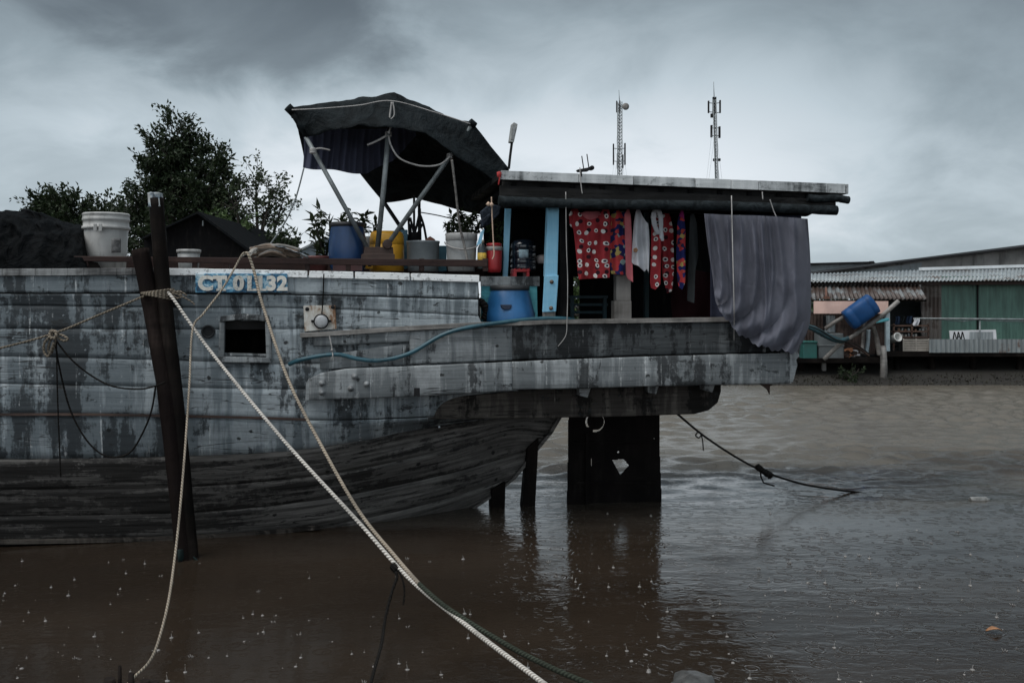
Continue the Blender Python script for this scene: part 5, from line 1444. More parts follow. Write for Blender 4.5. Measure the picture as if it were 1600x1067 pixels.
m_corrr = corr_mat('rusted_corrugated_iron', (0.19, 0.205, 0.21), (0.05, 0.034, 0.028), 0.75)
m_corrg = corr_mat('green_corrugated_sheet', (0.085, 0.175, 0.14), (0.07, 0.10, 0.08), 0.1)
m_corrb = corr_mat('beige_corrugated_sheet', (0.17, 0.15, 0.135), (0.08, 0.06, 0.05), 0.45)
m_rustw = corr_mat('rusty_wall_sheet', (0.11, 0.075, 0.062), (0.035, 0.022, 0.018), 0.7, 0.7)
m_salmon = plain('salmon_board', (0.66, 0.45, 0.385), 0.7, 0.12, sc=2, dirt=0.2)
m_conc = plain('stained_concrete', (0.20, 0.195, 0.185), 0.8, 0.35, sc=1.2, dirt=0.7)
m_greyp = plain('grey_boarding', (0.22, 0.25, 0.26), 0.6, 0.2, sc=2)
m_palepost = plain('pale_blue_post', (0.30, 0.37, 0.40), 0.6, 0.2, sc=4)
def corr_wall(mb, x0, x1, y0, y1, Y, pitch=0.085, amp=0.014, mi=0, depth=0.0, Ytop=None, xt0=None, xt1=None):
    Yt = Y if Ytop is None else Ytop
    xt0 = x0 if xt0 is None else xt0; xt1 = x1 if xt1 is None else xt1
    y1a, y1b = y1 if isinstance(y1, tuple) else (y1, y1)
    a, b = P(x0, y1a, Y), P(x1, y1b, Y)
    y0a, y0b = y0 if isinstance(y0, tuple) else (y0, y0)
    c, d = P(xt0, y0a, Yt), P(xt1, y0b, Yt)
    W_ = (b - a).length; n = max(8, int(W_ / pitch * 6))
    nrm = (b - a).cross(c - a).normalized()
    cols = []
    for i in range(n + 1):
        u = i / n
        off = nrm * amp * math.sin(u * W_ / pitch * 2 * math.pi)
        lo, hi = a.lerp(b, u) + off, c.lerp(d, u) + off
        cols.append((mb.vert(lo, (lo.x, 0)), mb.vert(hi, (hi.x, (hi - lo).length))))
    for (p, q), (r, s) in zip(cols, cols[1:]):
        mb.face((p, r, s, q), mi, True)
house = thing('riverside_house', P(1520, 552, 27), 'long low house clad in green corrugated sheet on stilts over the far bank', 'house')
def part(mb, name, mat, par=house, **kw): return mb.build(name, mat, par, **kw)
q = MB(); corr_wall(q, 1471, 1790, 432, 550, 27.0, 0.09, 0.005); q.hp([(1471, 432), (1790, 432), (1790, 550), (1471, 550)], 27.03, 0.05); part(q, 'green_wall', m_corrg)
for xx in (1528, 1660):
    q = MB(); q.hb(xx - 1, 432, xx + 1, 550, 26.95, 0.03); part(q, 'wall_batten', m_iron)
q = MB(); corr_wall(q, 1440, 1471, 438, 532, 26.9, 0.11, 0.03); q.hp([(1440, 438), (1471, 438), (1471, 532), (1440, 532)], 26.94, 0.05); part(q, 'beige_wall', m_corrb)
q = MB(); q.hb(1380, 455, 1445, 552, 28.6, 0.08); q.hb(1384, 455, 1386, 552, 27.0, 1.6); part(q, 'shaded_wall', plain('dark_board', (0.06, 0.065, 0.068), 0.8, 0.3))
q = MB(); corr_wall(q, 1225, 1790, (429.5, 411), (441, 436), 26.2, 0.10, 0.02, 0, 0, 29.0, 1225, 1790); rf = part(q, 'roof', m_corr, solid=0.012, recalc=False)
q = MB(); q.hp([(1440, 418), (1790, 408), (1790, 412.5), (1440, 422.5)], 28.6, 0.2); part(q, 'ridge_flashing', plain('white_flashing', (0.62, 0.65, 0.66), 0.4, 0.1, sc=2, dirt=0.15), rf)
q = MB(); q.hb(1225, 438.5, 1790, 445, 26.5, 0.1); part(q, 'eave_board', m_woodbrown)
q = MB(); q.hb(1380, 549, 1790, 557, 25.5, 4.2); part(q, 'floor', m_wooddark)
q = MB(); corr_wall(q, 1452, 1790, 530, 551, 25.45, 0.12, 0.018); q.hb(1452, 530, 1790, 551, 25.48, 0.03); part(q, 'balcony_skirt', corr_mat('grey_skirt_sheet', (0.17, 0.19, 0.195), RUST, 0.25))
q = MB(); q.tube([P(1428, 497.5, 25.5), P(1600, 499, 25.5), P(1790, 500, 25.5)], 0.022, 8); q.tube(spl([P(1470, 499, 25.52), P(1500, 502, 25.52), P(1530, 499.5, 25.52), P(1570, 502, 25.52), P(1790, 502, 25.52)], 6), 0.014, 6)
for xx in (1531, 1640, 1740): q.tube([P(xx, 499, 25.52), P(xx, 550, 25.52)], 0.02, 8)
part(q, 'railing', m_metal)
for xx in (1401, 1455, 1520, 1592, 1670, 1750):
    q = MB(); q.tube([P(xx, 556, 25.9), P(xx + 1, 610, 25.9)], 0.085, 10, 0, True, 0.1); part(q, 'stilt', m_wooddark)
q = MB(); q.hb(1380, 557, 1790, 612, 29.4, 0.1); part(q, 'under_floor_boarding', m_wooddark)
# pale sign board propped behind the balcony
sb = MB(); sb.hp([(1483.5, 516.5), (1556, 515), (1557.5, 531), (1485, 531)], 25.62, 0.03)
sbo = sb.build('sign_board', plain('white_board', (0.62, 0.63, 0.65), 0.6, 0.08, sc=3, dirt=0.1))
tag(sbo, 'white board with black lettering leaning behind the balcony of the green house', 'sign')
q = MB()
for dx in (0, 6.2, 12.4):
    q.hp([(1488.5 + dx, 530), (1490.5 + dx, 518.5), (1491.8 + dx, 518.5), (1490.6 + dx, 530)], 25.612, 0.006)
    q.hp([(1493.9 + dx, 530), (1491.0 + dx, 518.5), (1492.3 + dx, 518.5), (1495.4 + dx, 530)], 25.609, 0.006)
q.hp([(1496.0, 525.2), (1500.6, 525.2), (1500.6, 526.5), (1496.0, 526.5)], 25.606, 0.004)
q.build('lettering', m_black, sbo)
q = MB()
corr_wall(q, 1515, 1552, 518.5, 530, 25.6, 0.09, 0.008); q.build('ribbed_panel', m_corr, sbo)
# things standing at the end of the balcony
q = MB()
for i in range(8): q.hb(1411, 530 + i * 2.8, 1452, 531.6 + i * 2.8, 25.6, 0.03)
for xx in (1411, 1431, 1450.5): q.hb(xx, 529, xx + 1.6, 552, 25.64, 0.03)
q.hb(1411, 529, 1452, 552, 25.75, 0.3, 1)
tag(q.build('slatted_crate', [plain('whitewashed_slats', (0.36, 0.33, 0.29), 0.8, 0.3, sc=3), m_wooddark]), 'low whitewashed slatted crate at the left end of the balcony', 'crate')
q = MB()
for i, (x, y) in enumerate(((1396, 508), (1396, 517), (1396, 526))): q.hb(x, y, 1452, y + 2, 25.9, 0.4)
for xx in (1396, 1424, 1450): q.hb(xx, 506, xx + 2, 551, 25.9, 0.05)
sh_o = tag(q.build('storage_rack', plain('rusty_rack', (0.09, 0.05, 0.035), 0.8, 0.4, sc=3)), 'rusty shelf rack crammed with small tins above the slatted crate', 'rack')
cn = None
for i in range(14):
    xx, yy = 1405 + (i % 8) * 5.2 + random.uniform(-.8, .8), (517, 526)[i // 8]
    q = MB(); hgt = random.uniform(3, 6) / F * 25.9; r_ = random.uniform(1.1, 2.0) / F * 25.9
    q.lathe(P(xx, yy, 26.0), [(r_, 0), (r_ * 1.05, hgt * .5), (r_, hgt)], 10)
    tag(q.build('storage_tin', plain('tin_%s' % i, random.choice([(0.38, 0.37, 0.34), (0.20, 0.12, 0.08), (0.28, 0.30, 0.30)]), 0.5, 0.3, sc=6)), 'small worn tin standing on the rusty shelf rack', 'tin', 'tins on the rusty rack')
q = MB(); Rx = Matrix.Rotation(math.radians(72), 3, 'X') @ Matrix.Rotation(0.3, 3, 'Y')
q.lathe(P(1402, 527, 25.58), [(0.10, -.22), (0.105, 0.0), (0.12, 0.01), (0.12, 0.04), (0.10, 0.04), (0.075, -0.02), (0.07, -0.18)], 20, 0, Rx)
tag(q.build('paint_bucket', plain('white_plastic', (0.55, 0.55, 0.53), 0.5, 0.1)), 'white bucket lying on its side with its open mouth towards the river', 'bucket')
q = MB()
q.grid(lambda u, v: P(1427 + 9 * u + 1.2 * math.sin(v * 5), 497 + 11 * v + 1.5 * math.sin(u * 3), 25.46 + .03 * math.sin(u * 9 + v * 2)), 12, 8)
tag(q.build('hanging_cloth', m_white, solid=0.006), 'small white cloth hung over the left end of the balcony railing', 'cloth')
q = MB()
for k, (x, w, h) in enumerate(((1399, 7, 13), (1408, 5, 10), (1417, 8, 12))):
    q.grid(lambda u, v: P(x + w * u + math.sin(v * 4 + k), 494 + h * v, 26.6 + .04 * math.sin(u * 8)), 8, 8, k % 2)
tag(q.build('hung_garments', [cloth_mat('dull_blue_cloth', (0.05, 0.075, 0.13)), m_charc], solid=0.006), 'dull blue and black garments hung in the dark porch gap', 'laundry')

shack = thing('river_shack', P(1330, 556, 26), 'small rusty shack with a salmon board above its doorway on the far bank', 'hut')
q = MB(); corr_wall(q, 1225, 1450, 445, 467.5, 25.62, 0.11, 0.022, 0, 0, 26.4, 1225, 1436); part(q, 'awning', m_corrr, shack, solid=0.012, recalc=False)
q = MB(); q.hb(1225, 468.5, 1448, 471.5, 25.7, 0.06); part(q, 'awning_beam', m_wooddark, shack)
q = MB(); q.hb(1272, 470.5, 1388, 490, 25.52, 0.04); part(q, 'salmon_board', m_salmon, shack)
q = MB(); corr_wall(q, 1225, 1386, 489, 553, 26.0, 0.09, 0.014); q.hb(1225, 489, 1386, 553, 26.04, 0.06); part(q, 'rusty_wall', m_rustw, shack)
q = MB(); corr_wall(q, 1289, 1305, 493, 519, 25.93, 0.1, 0.012); q.hb(1289, 493, 1305, 519, 25.95, 0.03); part(q, 'grey_sheet', m_corr, shack)
q = MB(); q.hb(1286.5, 494, 1290.5, 512, 25.9, 0.03); part(q, 'iron_strap', m_iron, shack)
q = MB(); q.hb(1384.5, 488, 1390.5, 552, 25.6, 0.1); part(q, 'pale_post', m_palepost, shack)
q = MB(); q.hb(1225, 560, 1384, 567, 25.35, 3.6); part(q, 'floor', m_wooddark, shack)
q = MB(); q.tube([P(1291, 450, 25.75), P(1291, 466, 25.35)], 0.03, 8); q.hb(1288, 463, 1296, 467, 25.25, 0.08); part(q, 'roof_pipe', plain('rusty_pipe', (0.13, 0.06, 0.04), 0.8), shack)
for xx in (1250, 1285, 1330):
    q = MB(); q.hb(xx, 566, xx + 6, 612, 25.8, 0.12); part(q, 'stilt', m_conc if xx == 1285 else m_wooddark, shack)
q = MB(); q.tube([P(1380, 540, 25.3), P(1381, 575, 25.3), P(1379, 612, 25.3)], [.075, .09, .1], 10, 0, True, .1); part(q, 'stilt', m_woodgrey, shack)
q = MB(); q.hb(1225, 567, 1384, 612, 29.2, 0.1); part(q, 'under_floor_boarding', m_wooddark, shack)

q = MB(); q.hb(1255, 535, 1277, 561, 25.45, 0.35); q.hb(1254, 533, 1278, 536, 25.42, 0.4)
tag(q.build('green_bin', plain('dark_green_plastic', (0.012, 0.09, 0.08), 0.5, 0.2, sc=4), bevel=0.02), 'dark green plastic bin on the landing beside the grey tank', 'bin')
q = MB(); q.hp([(1279, 521), (1318, 521), (1319, 562), (1279, 562)], 25.55, 0.4)
q.hb(1278, 539, 1320, 541, 25.53, 0.44)
tag(q.build('water_tank', plain('grey_tank_sheet', (0.11, 0.125, 0.13), 0.6, 0.2, sc=3), bevel=0.02), 'square grey water tank on the landing behind the leaning log', 'tank')
def log(name, pts, Y, r, mat, label):
    q = MB(); q.tube(spl([P(x, y, yy) for (x, y), yy in zip(pts, Y)], 6), r, 10, 0, True, 0.12)
    return tag(q.build(name, mat), label, 'log')
log('leaning_log', [(1287, 562), (1318, 533), (1330, 527), (1372, 498), (1404, 470)], [25.2, 25.1, 25.05, 25.0, 24.95], 0.055, m_woodgrey, 'long pale log propped up aslant, its chewed end in the air')
log('forked_pole', [(1289, 514), (1302, 505), (1330, 488)], [25.3, 25.25, 25.15], 0.05, m_postgrey, 'short grey pole running up behind the blue plastic drum')
log('forked_pole', [(1364, 510), (1370, 530), (1374, 555)], [25.1, 25.15, 25.2], 0.06, m_postgrey, 'upright grey pole under the upper end of the long log')
log('forked_pole', [(1318, 533), (1340, 543), (1358, 556)], [25.08, 25.1, 25.2], 0.03, m_woodbrown, 'thin brown brace from the log down to the landing')
log('pale_plank', [(1352, 500), (1349, 525), (1347, 552)], [25.5, 25.5, 25.5], 0.045, m_woodgrey, 'pale stripped plank upright against the rusty wall')
log('pale_plank', [(1357, 515), (1356, 535), (1354, 552)], [25.55, 25.55, 25.55], 0.05, m_palepost, 'pale blue plank upright beside the stripped plank')
log('teal_pole', [(1368, 503), (1388, 499)], [25.0, 25.1], 0.04, m_turq, 'short teal pole poking out behind the long log')
# drum lying aslant on the log fork
q = MB()
Ry = Matrix.Rotation(math.radians(-56), 3, 'Y').inverted()
def rr(w, d, z, n=8, r=.12):
    out = []
    for cx_, cy_, a0 in ((w - r, d - r, 0), (-w + r, d - r, 90), (-w + r, -d + r, 180), (w - r, -d + r, 270)):
        for k in range(4):
            a = math.radians(a0 + k * 30); out.append(Vector((cx_ + r * math.cos(a), cy_ + r * math.sin(a), z)))
    return out
ax = (P(1362, 476, 24.95) - P(1328, 500, 25.0)).normalized()
sx = ax.cross(Vector((0, 1, 0))).normalized(); sy = sx.cross(ax)
c0 = P(1345, 487, 25.0)
prev = None
for w, z in ((.17, -.40), (.21, -.38), (.215, -.22), (.205, -.20), (.215, -.18), (.215, .2), (.205, .22), (.215, .24), (.21, .37), (.16, .40)):
    ring = [q.vert(c0 + sx * p.x * 1.25 + sy * p.y + ax * p.z) for p in rr(w, w, z)]
    if prev:
        for k in range(len(ring)):
            k2 = (k + 1) % len(ring); q.face((prev[k], prev[k2], ring[k2], ring[k]), 0, True)
    else: q.face(ring[::-1])
    prev = ring
q.face(prev)
dr = tag(q.build('plastic_drum', plain('cobalt_plastic', (0.006, 0.05, 0.155), 0.45, 0.15, sc=3, dirt=0.2, spec=.25)), 'cobalt blue square plastic drum lying tilted on the logs', 'drum')
q = MB(); q.tube(spl([P(1240, 503, 24.9), P(1270, 513, 24.9), P(1290, 524, 24.95), P(1312, 532, 25.0), P(1326, 528, 25.0)], 8), [0.05 + .03 * math.sin(i * .1) for i in range(33)], 10, 0, True, .15)
tag(q.build('rolled_net', plain('dark_teal_net', (0.012, 0.04, 0.05), 0.8, 0.4)), 'dark teal net rolled and slung between curtain and log', 'net')
q = MB(); q.tube(spl([P(1256, 507, 24.84), P(1280, 515, 24.84), P(1305, 530, 24.9), P(1322, 534, 24.95), P(1340, 540, 25.0), P(1362, 556, 25.1)], 8), 0.014, 6)
tag(q.build('mooring_line', m_roped), 'thin dark line running along the teal net to the landing', 'rope')
q = MB()
for i in range(26):
    a = random.uniform(0, 6.28)
    c = P(1330 + random.gauss(0, 7), 555 + random.uniform(-9, 1), 25.3 + random.uniform(0, .3))
    Rr = Matrix.Rotation(a, 3, 'Z') @ Matrix.Rotation(random.uniform(-1, 1), 3, 'X')
    q.box(c, random.uniform(.05, .2), random.uniform(.03, .12), random.uniform(.02, .1), Rr, random.choice((0, 0, 1, 2)))
tag(q.build('scrap_heap', [m_woodbrown, plain('dull_orange', (0.28, 0.12, 0.06), .8), m_white]), 'heap of brown and orange scrap at the foot of the long log', 'scrap', kind='stuff')

# buildings behind
q = MB(); q.hp([(1225, 436), (1290, 427), (1440, 407), (1600, 388), (1800, 363), (1800, 450), (1225, 450)], 33, 0.2)
wh = q.build('warehouse', m_conc)
tag(wh, 'grey stained warehouse gable rising behind the corrugated roof', 'warehouse')
q = MB(); q.hp([(1225, 433), (1290, 424.5), (1440, 404.5), (1600, 385.5), (1800, 360.5), (1800, 363), (1600, 388), (1440, 407), (1290, 427), (1225, 436)], 32.7, 8.0)
q.build('roof', m_iron, wh)
q = MB(); q.hp([(1270, 432.6), (1440, 410), (1440, 424), (1270, 436)], 32.95, 0.04); q.build('boarding', m_greyp, wh)
q = MB(); q.hp([(1190, 416), (1366, 411), (1372, 413), (1300, 425), (1190, 430)], 38, 0.3)
bb_ = q.build('far_shed', m_greyp); tag(bb_, 'flat pale shed roof showing between curtain and warehouse', 'shed')
q = MB(); q.hp([(1190, 413), (1365, 408.5), (1368, 411), (1190, 416)], 37.8, 5); q.hb(1361, 408, 1366, 412, 37.7, .2); q.build('roof', m_iron, bb_)

# gabled shed and pale roof behind the bow
sh = thing('gabled_shed', P(310, 420, 20), 'dark gabled shed with a thin light roof edge behind the two posts', 'shed')
q = MB(); q.hp([(225, 372), (310, 334), (384, 388), (384, 470), (225, 470)], 20, 5); q.build('wall', m_black, sh)
q = MB(); q.hp([(309, 330.5), (390, 390), (388, 393), (308, 334)], 19.8, 5.4); q.hp([(309, 330.5), (308, 334), (222, 374), (221, 371)], 19.8, 5.4)
q.build('roof', plain('slate_sheet', (0.008, 0.009, 0.010), 0.9, 0.2, spec=.02), sh)
q = MB(); q.hb(316, 345, 317.5, 353, 19.9, 0.05); q.build('wall_bracket', m_metal, sh)
q = MB(); q.hp([(455, 396), (508, 371), (512, 373), (512, 420), (455, 420)], 30, 4)
ps = q.build('pale_roofed_house', plain('pale_blue_sheet', (0.40, 0.47, 0.54), 0.6, 0.1, sc=1)); tag(ps, 'pale blue roofed house glimpsed left of the blue barrel', 'house')
q = MB(); q.hp([(452, 397), (508, 369.5), (513, 371.5), (508, 372), (455, 399)], 29.7, 4.6); q.build('roof', m_corr, ps)

# ------------------------------------------------------------------ vegetation
def tree(name, base, Y, blobs, label, mat, leafL=0.16, dens=1.0, twig=28, cat='tree', trunk_r=0.14, lean=0, clr=0.30):
    t = thing(name, P(base[0], base[1], Y), label, cat)
    cr = MB(); tr = MB()
    k = Y / F
    top = None
    bpt = P(base[0], base[1], Y)
    for bi, (px, py, rx, ry) in enumerate(blobs):
        c = P(px, py, Y) + Vector((0, random.uniform(-.6, .6) * rx * k, 0))
        # limb
        midp = bpt.lerp(c, .5) + Vector((random.uniform(-.15, .15), random.uniform(-.2, .2), 0.1))
        tr.tube(spl([bpt, midp, c], 5), [trunk_r * (1 - .9 * i / 10) + .008 for i in range(11)], 6)
        ncl = int(dens * 30 * rx * ry * k * k * 3.14 + 5)
        for _ in range(ncl):
            v = rvec(); v = v.normalized() * (v.length ** 0.6)
            cc = c + Vector((v.x * rx * k, v.y * (rx + ry) / 2 * k, v.z * ry * k))
            out = (cc - c)
            ext = 1.5 if random.random() < .15 else 1.0
            out = (out.normalized() if out.length > 1e-4 else Vector((0, 0, 1))) + Vector((0, 0, .35)) + rvec() * .5
            tr.tube([cc - out * .25, cc + out * clr * .8 * ext], [.014, .004], 4, 0, False)
            for _ in range(twig):
                p = cc + out * random.uniform(-.2, 1) * clr * ext + rvec() * clr * .55 / ext
                leaf(cr, p, out * .6 + rvec(), rvec() + Vector((0, 0, .6)), leafL * random.uniform(.45, 1.25), leafL * .5 * random.uniform(.6, 1.25))
    tr.build('trunk', m_bark, t)
    cr.build('crown', mat, t, recalc=False)
    return t
tree('broadleaf_tree', (285, 500), 26, [(275, 210, 22, 24), (263, 239, 32, 26), (295, 236, 24, 28), (282, 272, 42, 30), (248, 276, 26, 22), (336, 276, 22, 26), (345, 254, 14, 16), (317, 306, 40, 30), (263, 314, 46, 34), (225, 322, 28, 24), (298, 354, 60, 36), (345, 344, 26, 28), (350, 304, 14, 18), (218, 359, 30, 26), (270, 389, 60, 26)],
     'tall dark broadleaf tree rising to a point behind the bow', m_leaf, 0.145, 1.7, 30, clr=.25)
tree('broadleaf_tree', (120, 500), 28, [(80, 326, 28, 16), (66, 320, 14, 10), (118, 330, 36, 20), (160, 334, 32, 20), (95, 343, 40, 20), (182, 350, 26, 20), (140, 363, 50, 26), (95, 368, 40, 22)],
     'wide low dark tree spreading behind the black tarpaulin mound', m_leaf, 0.15, 1.7, 30, clr=.25)
tree('slender_tree', (395, 500), 25, [(398, 275, 16, 18), (425, 300, 18, 16), (395, 305, 24, 20), (372, 320, 18, 18), (412, 330, 24, 18), (438, 322, 12, 12), (390, 350, 26, 20), (430, 348, 12, 10), (372, 365, 22, 20)],
     'airy thin-leaved tree with gaps of sky right of the tall tree', m_leafp, 0.12, 0.8, 20, trunk_r=.07, clr=.30)
tree('round_bush', (430, 440), 24, [(420, 374, 22, 10), (440, 382, 22, 12), (405, 388, 28, 12), (460, 390, 12, 8)], 'low dark bush just above the bundle of sticks', m_leaf, 0.14, 1.4, 24, 'bush', .05, clr=.2)
tree('round_bush', (355, 440), 23, [(345, 352, 20, 10), (365, 362, 18, 12), (350, 375, 24, 14)], 'brighter green bush above the shed roof slope', m_leafl, 0.15, 1.0, 22, 'bush', .05, clr=.2)
tree('round_bush', (900, 560), 26, [(900, 450, 22, 24), (905, 485, 26, 24), (888, 430, 18, 18)], 'green bush on the far bank seen through the cabin gap', m_leafl, 0.16, 1.2, 22, 'bush', .05, clr=.25)
tree('round_bush', (1180, 600), 25.2, [(1172, 597, 8, 4), (1186, 596, 9, 4)], 'small bright weed clump at the waterline under the stern', m_leafl, 0.10, 3.0, 20, 'plant', .02, clr=.12)
tree('round_bush', (1328, 596), 25.0, [(1326, 586, 9, 7), (1334, 582, 8, 6), (1318, 590, 7, 5)], 'straggly bush growing in the dark below the landing', m_leaf, 0.10, 1.6, 16, 'bush', .02, clr=.12)
wd = MB()
for _ in range(4200):
    px = random.uniform(-200, 1800); Y = random.uniform(24.35, 25.4)
    x = (px - 800) / F * Y
    z = ground_z(x, Y)
    c = Vector((x, Y, z))
    leaf(wd, c, Vector((random.uniform(-1, 1), random.uniform(-1, .5), random.uniform(.2, 1))), rvec(), random.uniform(.03, .10), random.uniform(.012, .04))
wd.build('weeds', leaf_mat('dry_weeds', (0.010, 0.009, 0.006), (0.045, 0.04, 0.028)), recalc=False, label='dry weeds and litter along the far waterline', cat='weeds', kind='stuff')

tl = MB()
random.seed(31)
for _ in range(1500):
    x = random.uniform(-120, 130); Y = random.uniform(62, 80)
    top = 2.6 + 1.5 * nz(x * .11, 3.0) + .8 * nz(x * .5, 1.0)
    cc = Vector((x, Y, random.uniform(.2, max(.6, min(top, 4.0)))))
    for _k in range(9):
        leaf(tl, cc + rvec() * .7, rvec(), rvec() + Vector((0, -.5, .6)), random.uniform(.4, .9), random.uniform(.25, .5))
tl.build('treeline', m_leaf, recalc=False, label='distant low line of scrub and trees along the far horizon', cat='treeline', kind='stuff')
random.seed(12)
# ------------------------------------------------------------------ radio masts
def mast(px, ytop, ybot, Y, w, label, heads, tip, dish=None, lean=0):
    t = thing('radio_mast', P(px + lean, ybot, Y), label, 'mast')
    q = MB(); k = Y / F
    zb, zt = P(px, ybot, Y).z, P(px, ytop, Y).z
    xb, xt = P(px + lean, ybot, Y).x, P(px, ytop, Y).x
    def at(t_, dx, dy): return Vector((xb + (xt - xb) * t_ + dx, Y + dy, zb + (zt - zb) * t_))
    hw = w * k / 2
    legs = [(-hw, -hw), (hw, -hw), (0, hw)]
    for dx, dy in legs: q.tube([at(0, dx, dy), at(1, dx, dy)], 0.055, 6)
    n = 62
    for i in range(n):
        for a in range(3):
            b = (a + 1) % 3
            q.tube([at(i / n, *legs[a]), at((i + 1) / n, *legs[b])], 0.03, 4, 0, False)
            q.tube([at(i / n, *legs[a]), at(i / n, *legs[b])], 0.03, 4, 0, False)
    q.tube([at(1, 0, 0), Vector((P(px - 1, tip, Y).x, Y, P(px, tip, Y).z))], [0.05, 0.025], 6)
    q.build('lattice', m_metal, t)
    for (dx, y0, y1, ww, army) in heads:
        h = MB()
        x = P(px + lean * (y1 - ytop) / (ybot - ytop) + dx, 0, Y).x
        zc0, zc1 = P(0, y1, Y).z, P(0, y0, Y).z
        h.prism([Vector((x - ww * k / 2, Y - .15, zc0)), Vector((x + ww * k / 2, Y - .15, zc0)), Vector((x + ww * k / 2, Y - .15, zc1)), Vector((x - ww * k / 2, Y - .15, zc1))], (0, .3, 0))
        pn = h.build('antenna_panel', m_iron, t, bevel=0.03)
        h = MB()
        for yy in army: h.tube([Vector((x, Y, P(0, yy, Y).z)), Vector((P(px, 0, Y).x, Y, P(0, yy + 1, Y).z))], 0.04, 5)
        h.build('arm', m_iron, pn)
    if dish:
        h = MB(); Rd = Matrix.Rotation(math.radians(90), 3, 'X')
        h.lathe(P(*dish, Y - .3), [(0.0, -.1), (.25, -.05), (.42, .05), (.42, .1), (.1, .12), (0, .12)], 18, 0, Rd, False, False)
        h.tube([P(*dish, Y - .2), P(px, dish[1], Y)], .05, 6)
        h.build('dish', plain('grey_dish', (0.16, 0.15, 0.14), 0.6), t)
    g = MB()
    for s in (-1, 1):
        for yy in (ytop + 20, ytop + 60):
            g.tube([P(px, yy, Y), P(px + s * 36, ybot, Y + s * 3)], 0.012, 4)
    g.build('guy_wire', m_metal, t)
    return t
mast(968, 160, 491, 120, 7, 'left lattice mast with a small round dish near its top', [(-9.5, 225, 258, 2, (232, 252)), (8.5, 224, 258, 2.2, (232, 252)), (-3, 240, 264, 2.4, (250,)), (5, 242, 263, 2.4, (250,)), (-4.5, 158, 176, 1.6, (163, 172)), (0.5, 158, 175, 1.8, (163,))], 141, (977.5, 167))
mast(1116, 156, 493, 110, 4.5, 'right mast crowned with a fork of upright antenna panels', [(-9.5, 158, 177, 2.2, (161, 175)), (8.5, 157, 177, 2.2, (161, 176)), (-2, 152, 178, 2.4, (168,)), (1.5, 152, 176, 2.2, (168,)), (-6, 196, 215, 3, (200, 212)), (6.5, 198, 216, 3, (200, 212)), (-4, 178, 184, 5, (181,)), (-2.5, 248, 252, 4, (250,)), (5, 248, 252, 4, (250,))], 128, None, 9.4)

# ------------------------------------------------------------------ rain on the river, floating scraps, near-bank pieces
sp = MB()
random.seed(5)
def blob(c, rx, rz, nu=8, nv=5, rough=.35):
    sd_ = random.uniform(0, 99)
    def f(u, v):
        a, e = u * 2 * math.pi, (v - .5) * math.pi
        d = Vector((math.cos(a) * math.cos(e), math.sin(a) * math.cos(e), math.sin(e)))
        r = 1 + rough * nz(d.x * 1.6 + sd_, d.y * 1.6, d.z * 1.6)
        return c + Vector((d.x * rx, d.y * rx, d.z * rz)) * r
    sp.grid(f, nu, nv)
for _ in range(260):
    px = random.uniform(-60, 1620); py = 862 + 215 * random.random() if random.random() < .88 else random.uniform(800, 880)
    if py < 870 and px < 900: continue
    c = Wt(px, py); s = random.uniform(.35, 1.1) ** 1.5 * 0.0145
    kind = random.random()
    if kind < .6:     # low dome with a leaning spike of water and a loose drop
        blob(c, s * .9, s * .5)
        tip = c + Vector((random.uniform(-.5, .5) * s, 0, s * random.uniform(1.2, 2.6)))
        sp.tube([c, c.lerp(tip, .5) + Vector((random.uniform(-.15, .15) * s, 0, 0)), tip], [s * .3, s * .14, s * .05], 5)
        if random.random() < .5: blob(tip + Vector((random.uniform(-.4, .4) * s, 0, s * .6)), s * .16, s * .2, 5, 4)
    elif kind < .75:    # bubble with a few flecks round it
        blob(c, s * .8, s * .5)
        for _k in range(random.randint(1, 4)):
            blob(c + Vector((random.gauss(0, 1.6) * s, random.gauss(0, 1.6) * s, random.random() * s * .5)), s * .22, s * .2, 5, 4)
    else:              # torn crown
        for a in range(5):
            an = a * 1.257 + random.uniform(-.4, .4); dv = Vector((math.cos(an), math.sin(an), 0))
            sp.tube([c + dv * s * .6, c + dv * s * 1.1 + Vector((0, 0, s * random.uniform(.3, 1.2)))], [s * .25, s * .06], 5)
ms = Mat('rain_splash_water')
ms.set(ms.p, 'IOR', 1.33)
ms.set(ms.p, 'Alpha', 0.6)
ms.fin((0.34, 0.325, 0.31), 0.15, spec=0.9)
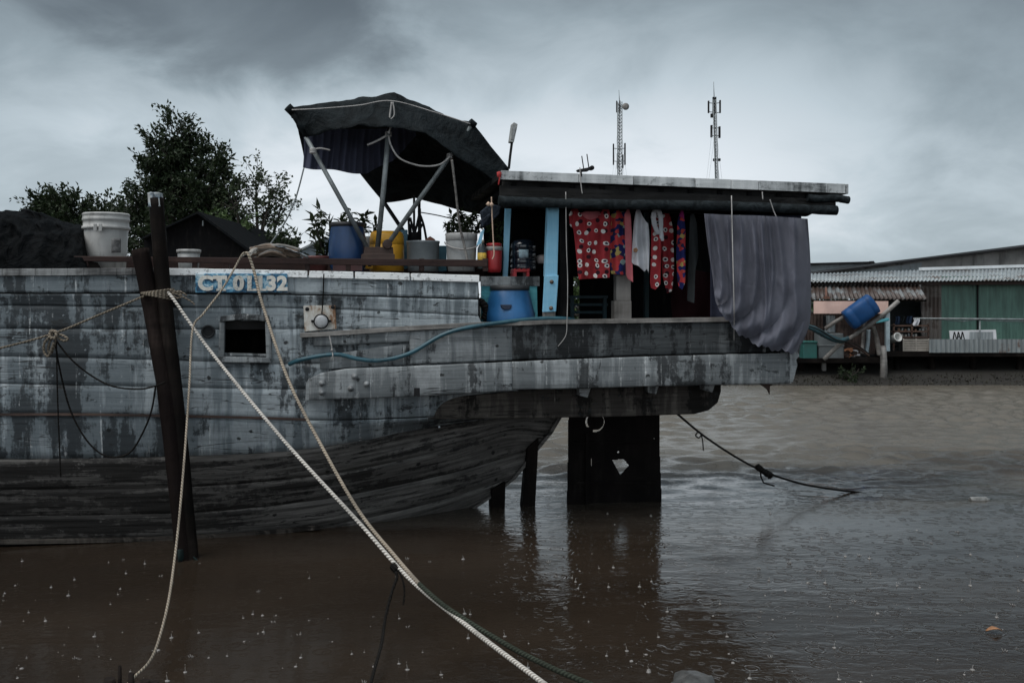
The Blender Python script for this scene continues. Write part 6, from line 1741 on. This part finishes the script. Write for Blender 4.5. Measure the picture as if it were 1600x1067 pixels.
sp.build('rain_splashes', ms.m, label='small splashes where raindrops hit the brown water', cat='splashes', kind='stuff')
random.seed(21)
q = MB()
c = Wt(1531, 781); ux = Vector((.98, .15, 0))
q.tube([c + ux * t for t in (-.115, -.10, -.02, 0.03, .07, .085, .11)], [.03, .036, .036, .034, .036, .022, .014], 12)
tag(q.build('floating_bottle', plain('cloudy_bottle', (0.22, 0.22, 0.21), 0.3, 0.5, sc=12, dirt=.6)), 'cloudy plastic bottle floating near the right edge of the river', 'bottle')
for (x, y, s, lb) in ((1500, 654, .10, 'small orange leaf afloat in the middle of the river'), (1553, 985, .05, 'faint orange leaf afloat near the lower right corner')):
    q = MB(); c = Wt(x, y, .012)
    q.grid(lambda u, v: c + Vector(((u - .5) * 2 * s, (v - .5) * s * (1.2 - abs(u - .5) * 2), .02 * math.sin(u * 3))), 6, 4)
    tag(q.build('floating_leaf', plain('orange_leaf', (0.30, 0.14, 0.06), 0.6), solid=0.004), lb, 'leaf')
q = MB()
def boulder(u, v):
    a, e = u * 2 * math.pi, (v - .5) * math.pi
    d = Vector((math.cos(a) * math.cos(e), math.sin(a) * math.cos(e), math.sin(e)))
    r = 1 + .35 * nz(*(d * 1.5)) + .12 * nz(*(d * 5))
    return Wt(1090, 1082) + Vector((d.x * .13, d.y * .2, d.z * .09)) * r + Vector((0, 0, 0.0))
q.grid(boulder, 28, 16)
tag(q.build('wet_boulder', plain('wet_stone', (0.06, 0.06, 0.058), 0.4, 0.4, sc=14)), 'wet grey boulder breaking the surface at the bottom edge', 'rock')
for (x, y0, y1, r) in ((188, 1040, 1090, .012), (206, 1052, 1095, .02), (228, 1062, 1095, .035), (172, 1060, 1095, .04), (243, 1064, 1095, .03)):
    q = MB(); q.tube([P(x, y1, 5.0), P(x - 1, (y0 + y1) / 2, 5.0), P(x - 1, y0, 5.0)], [r, r * .9, r * .75], 8, 0, True, .15)
    tag(q.build('broken_stake', m_wooddark), 'broken black stake poking up at the lower left water edge by the tan rope', 'stake', 'broken stakes at the near water edge')
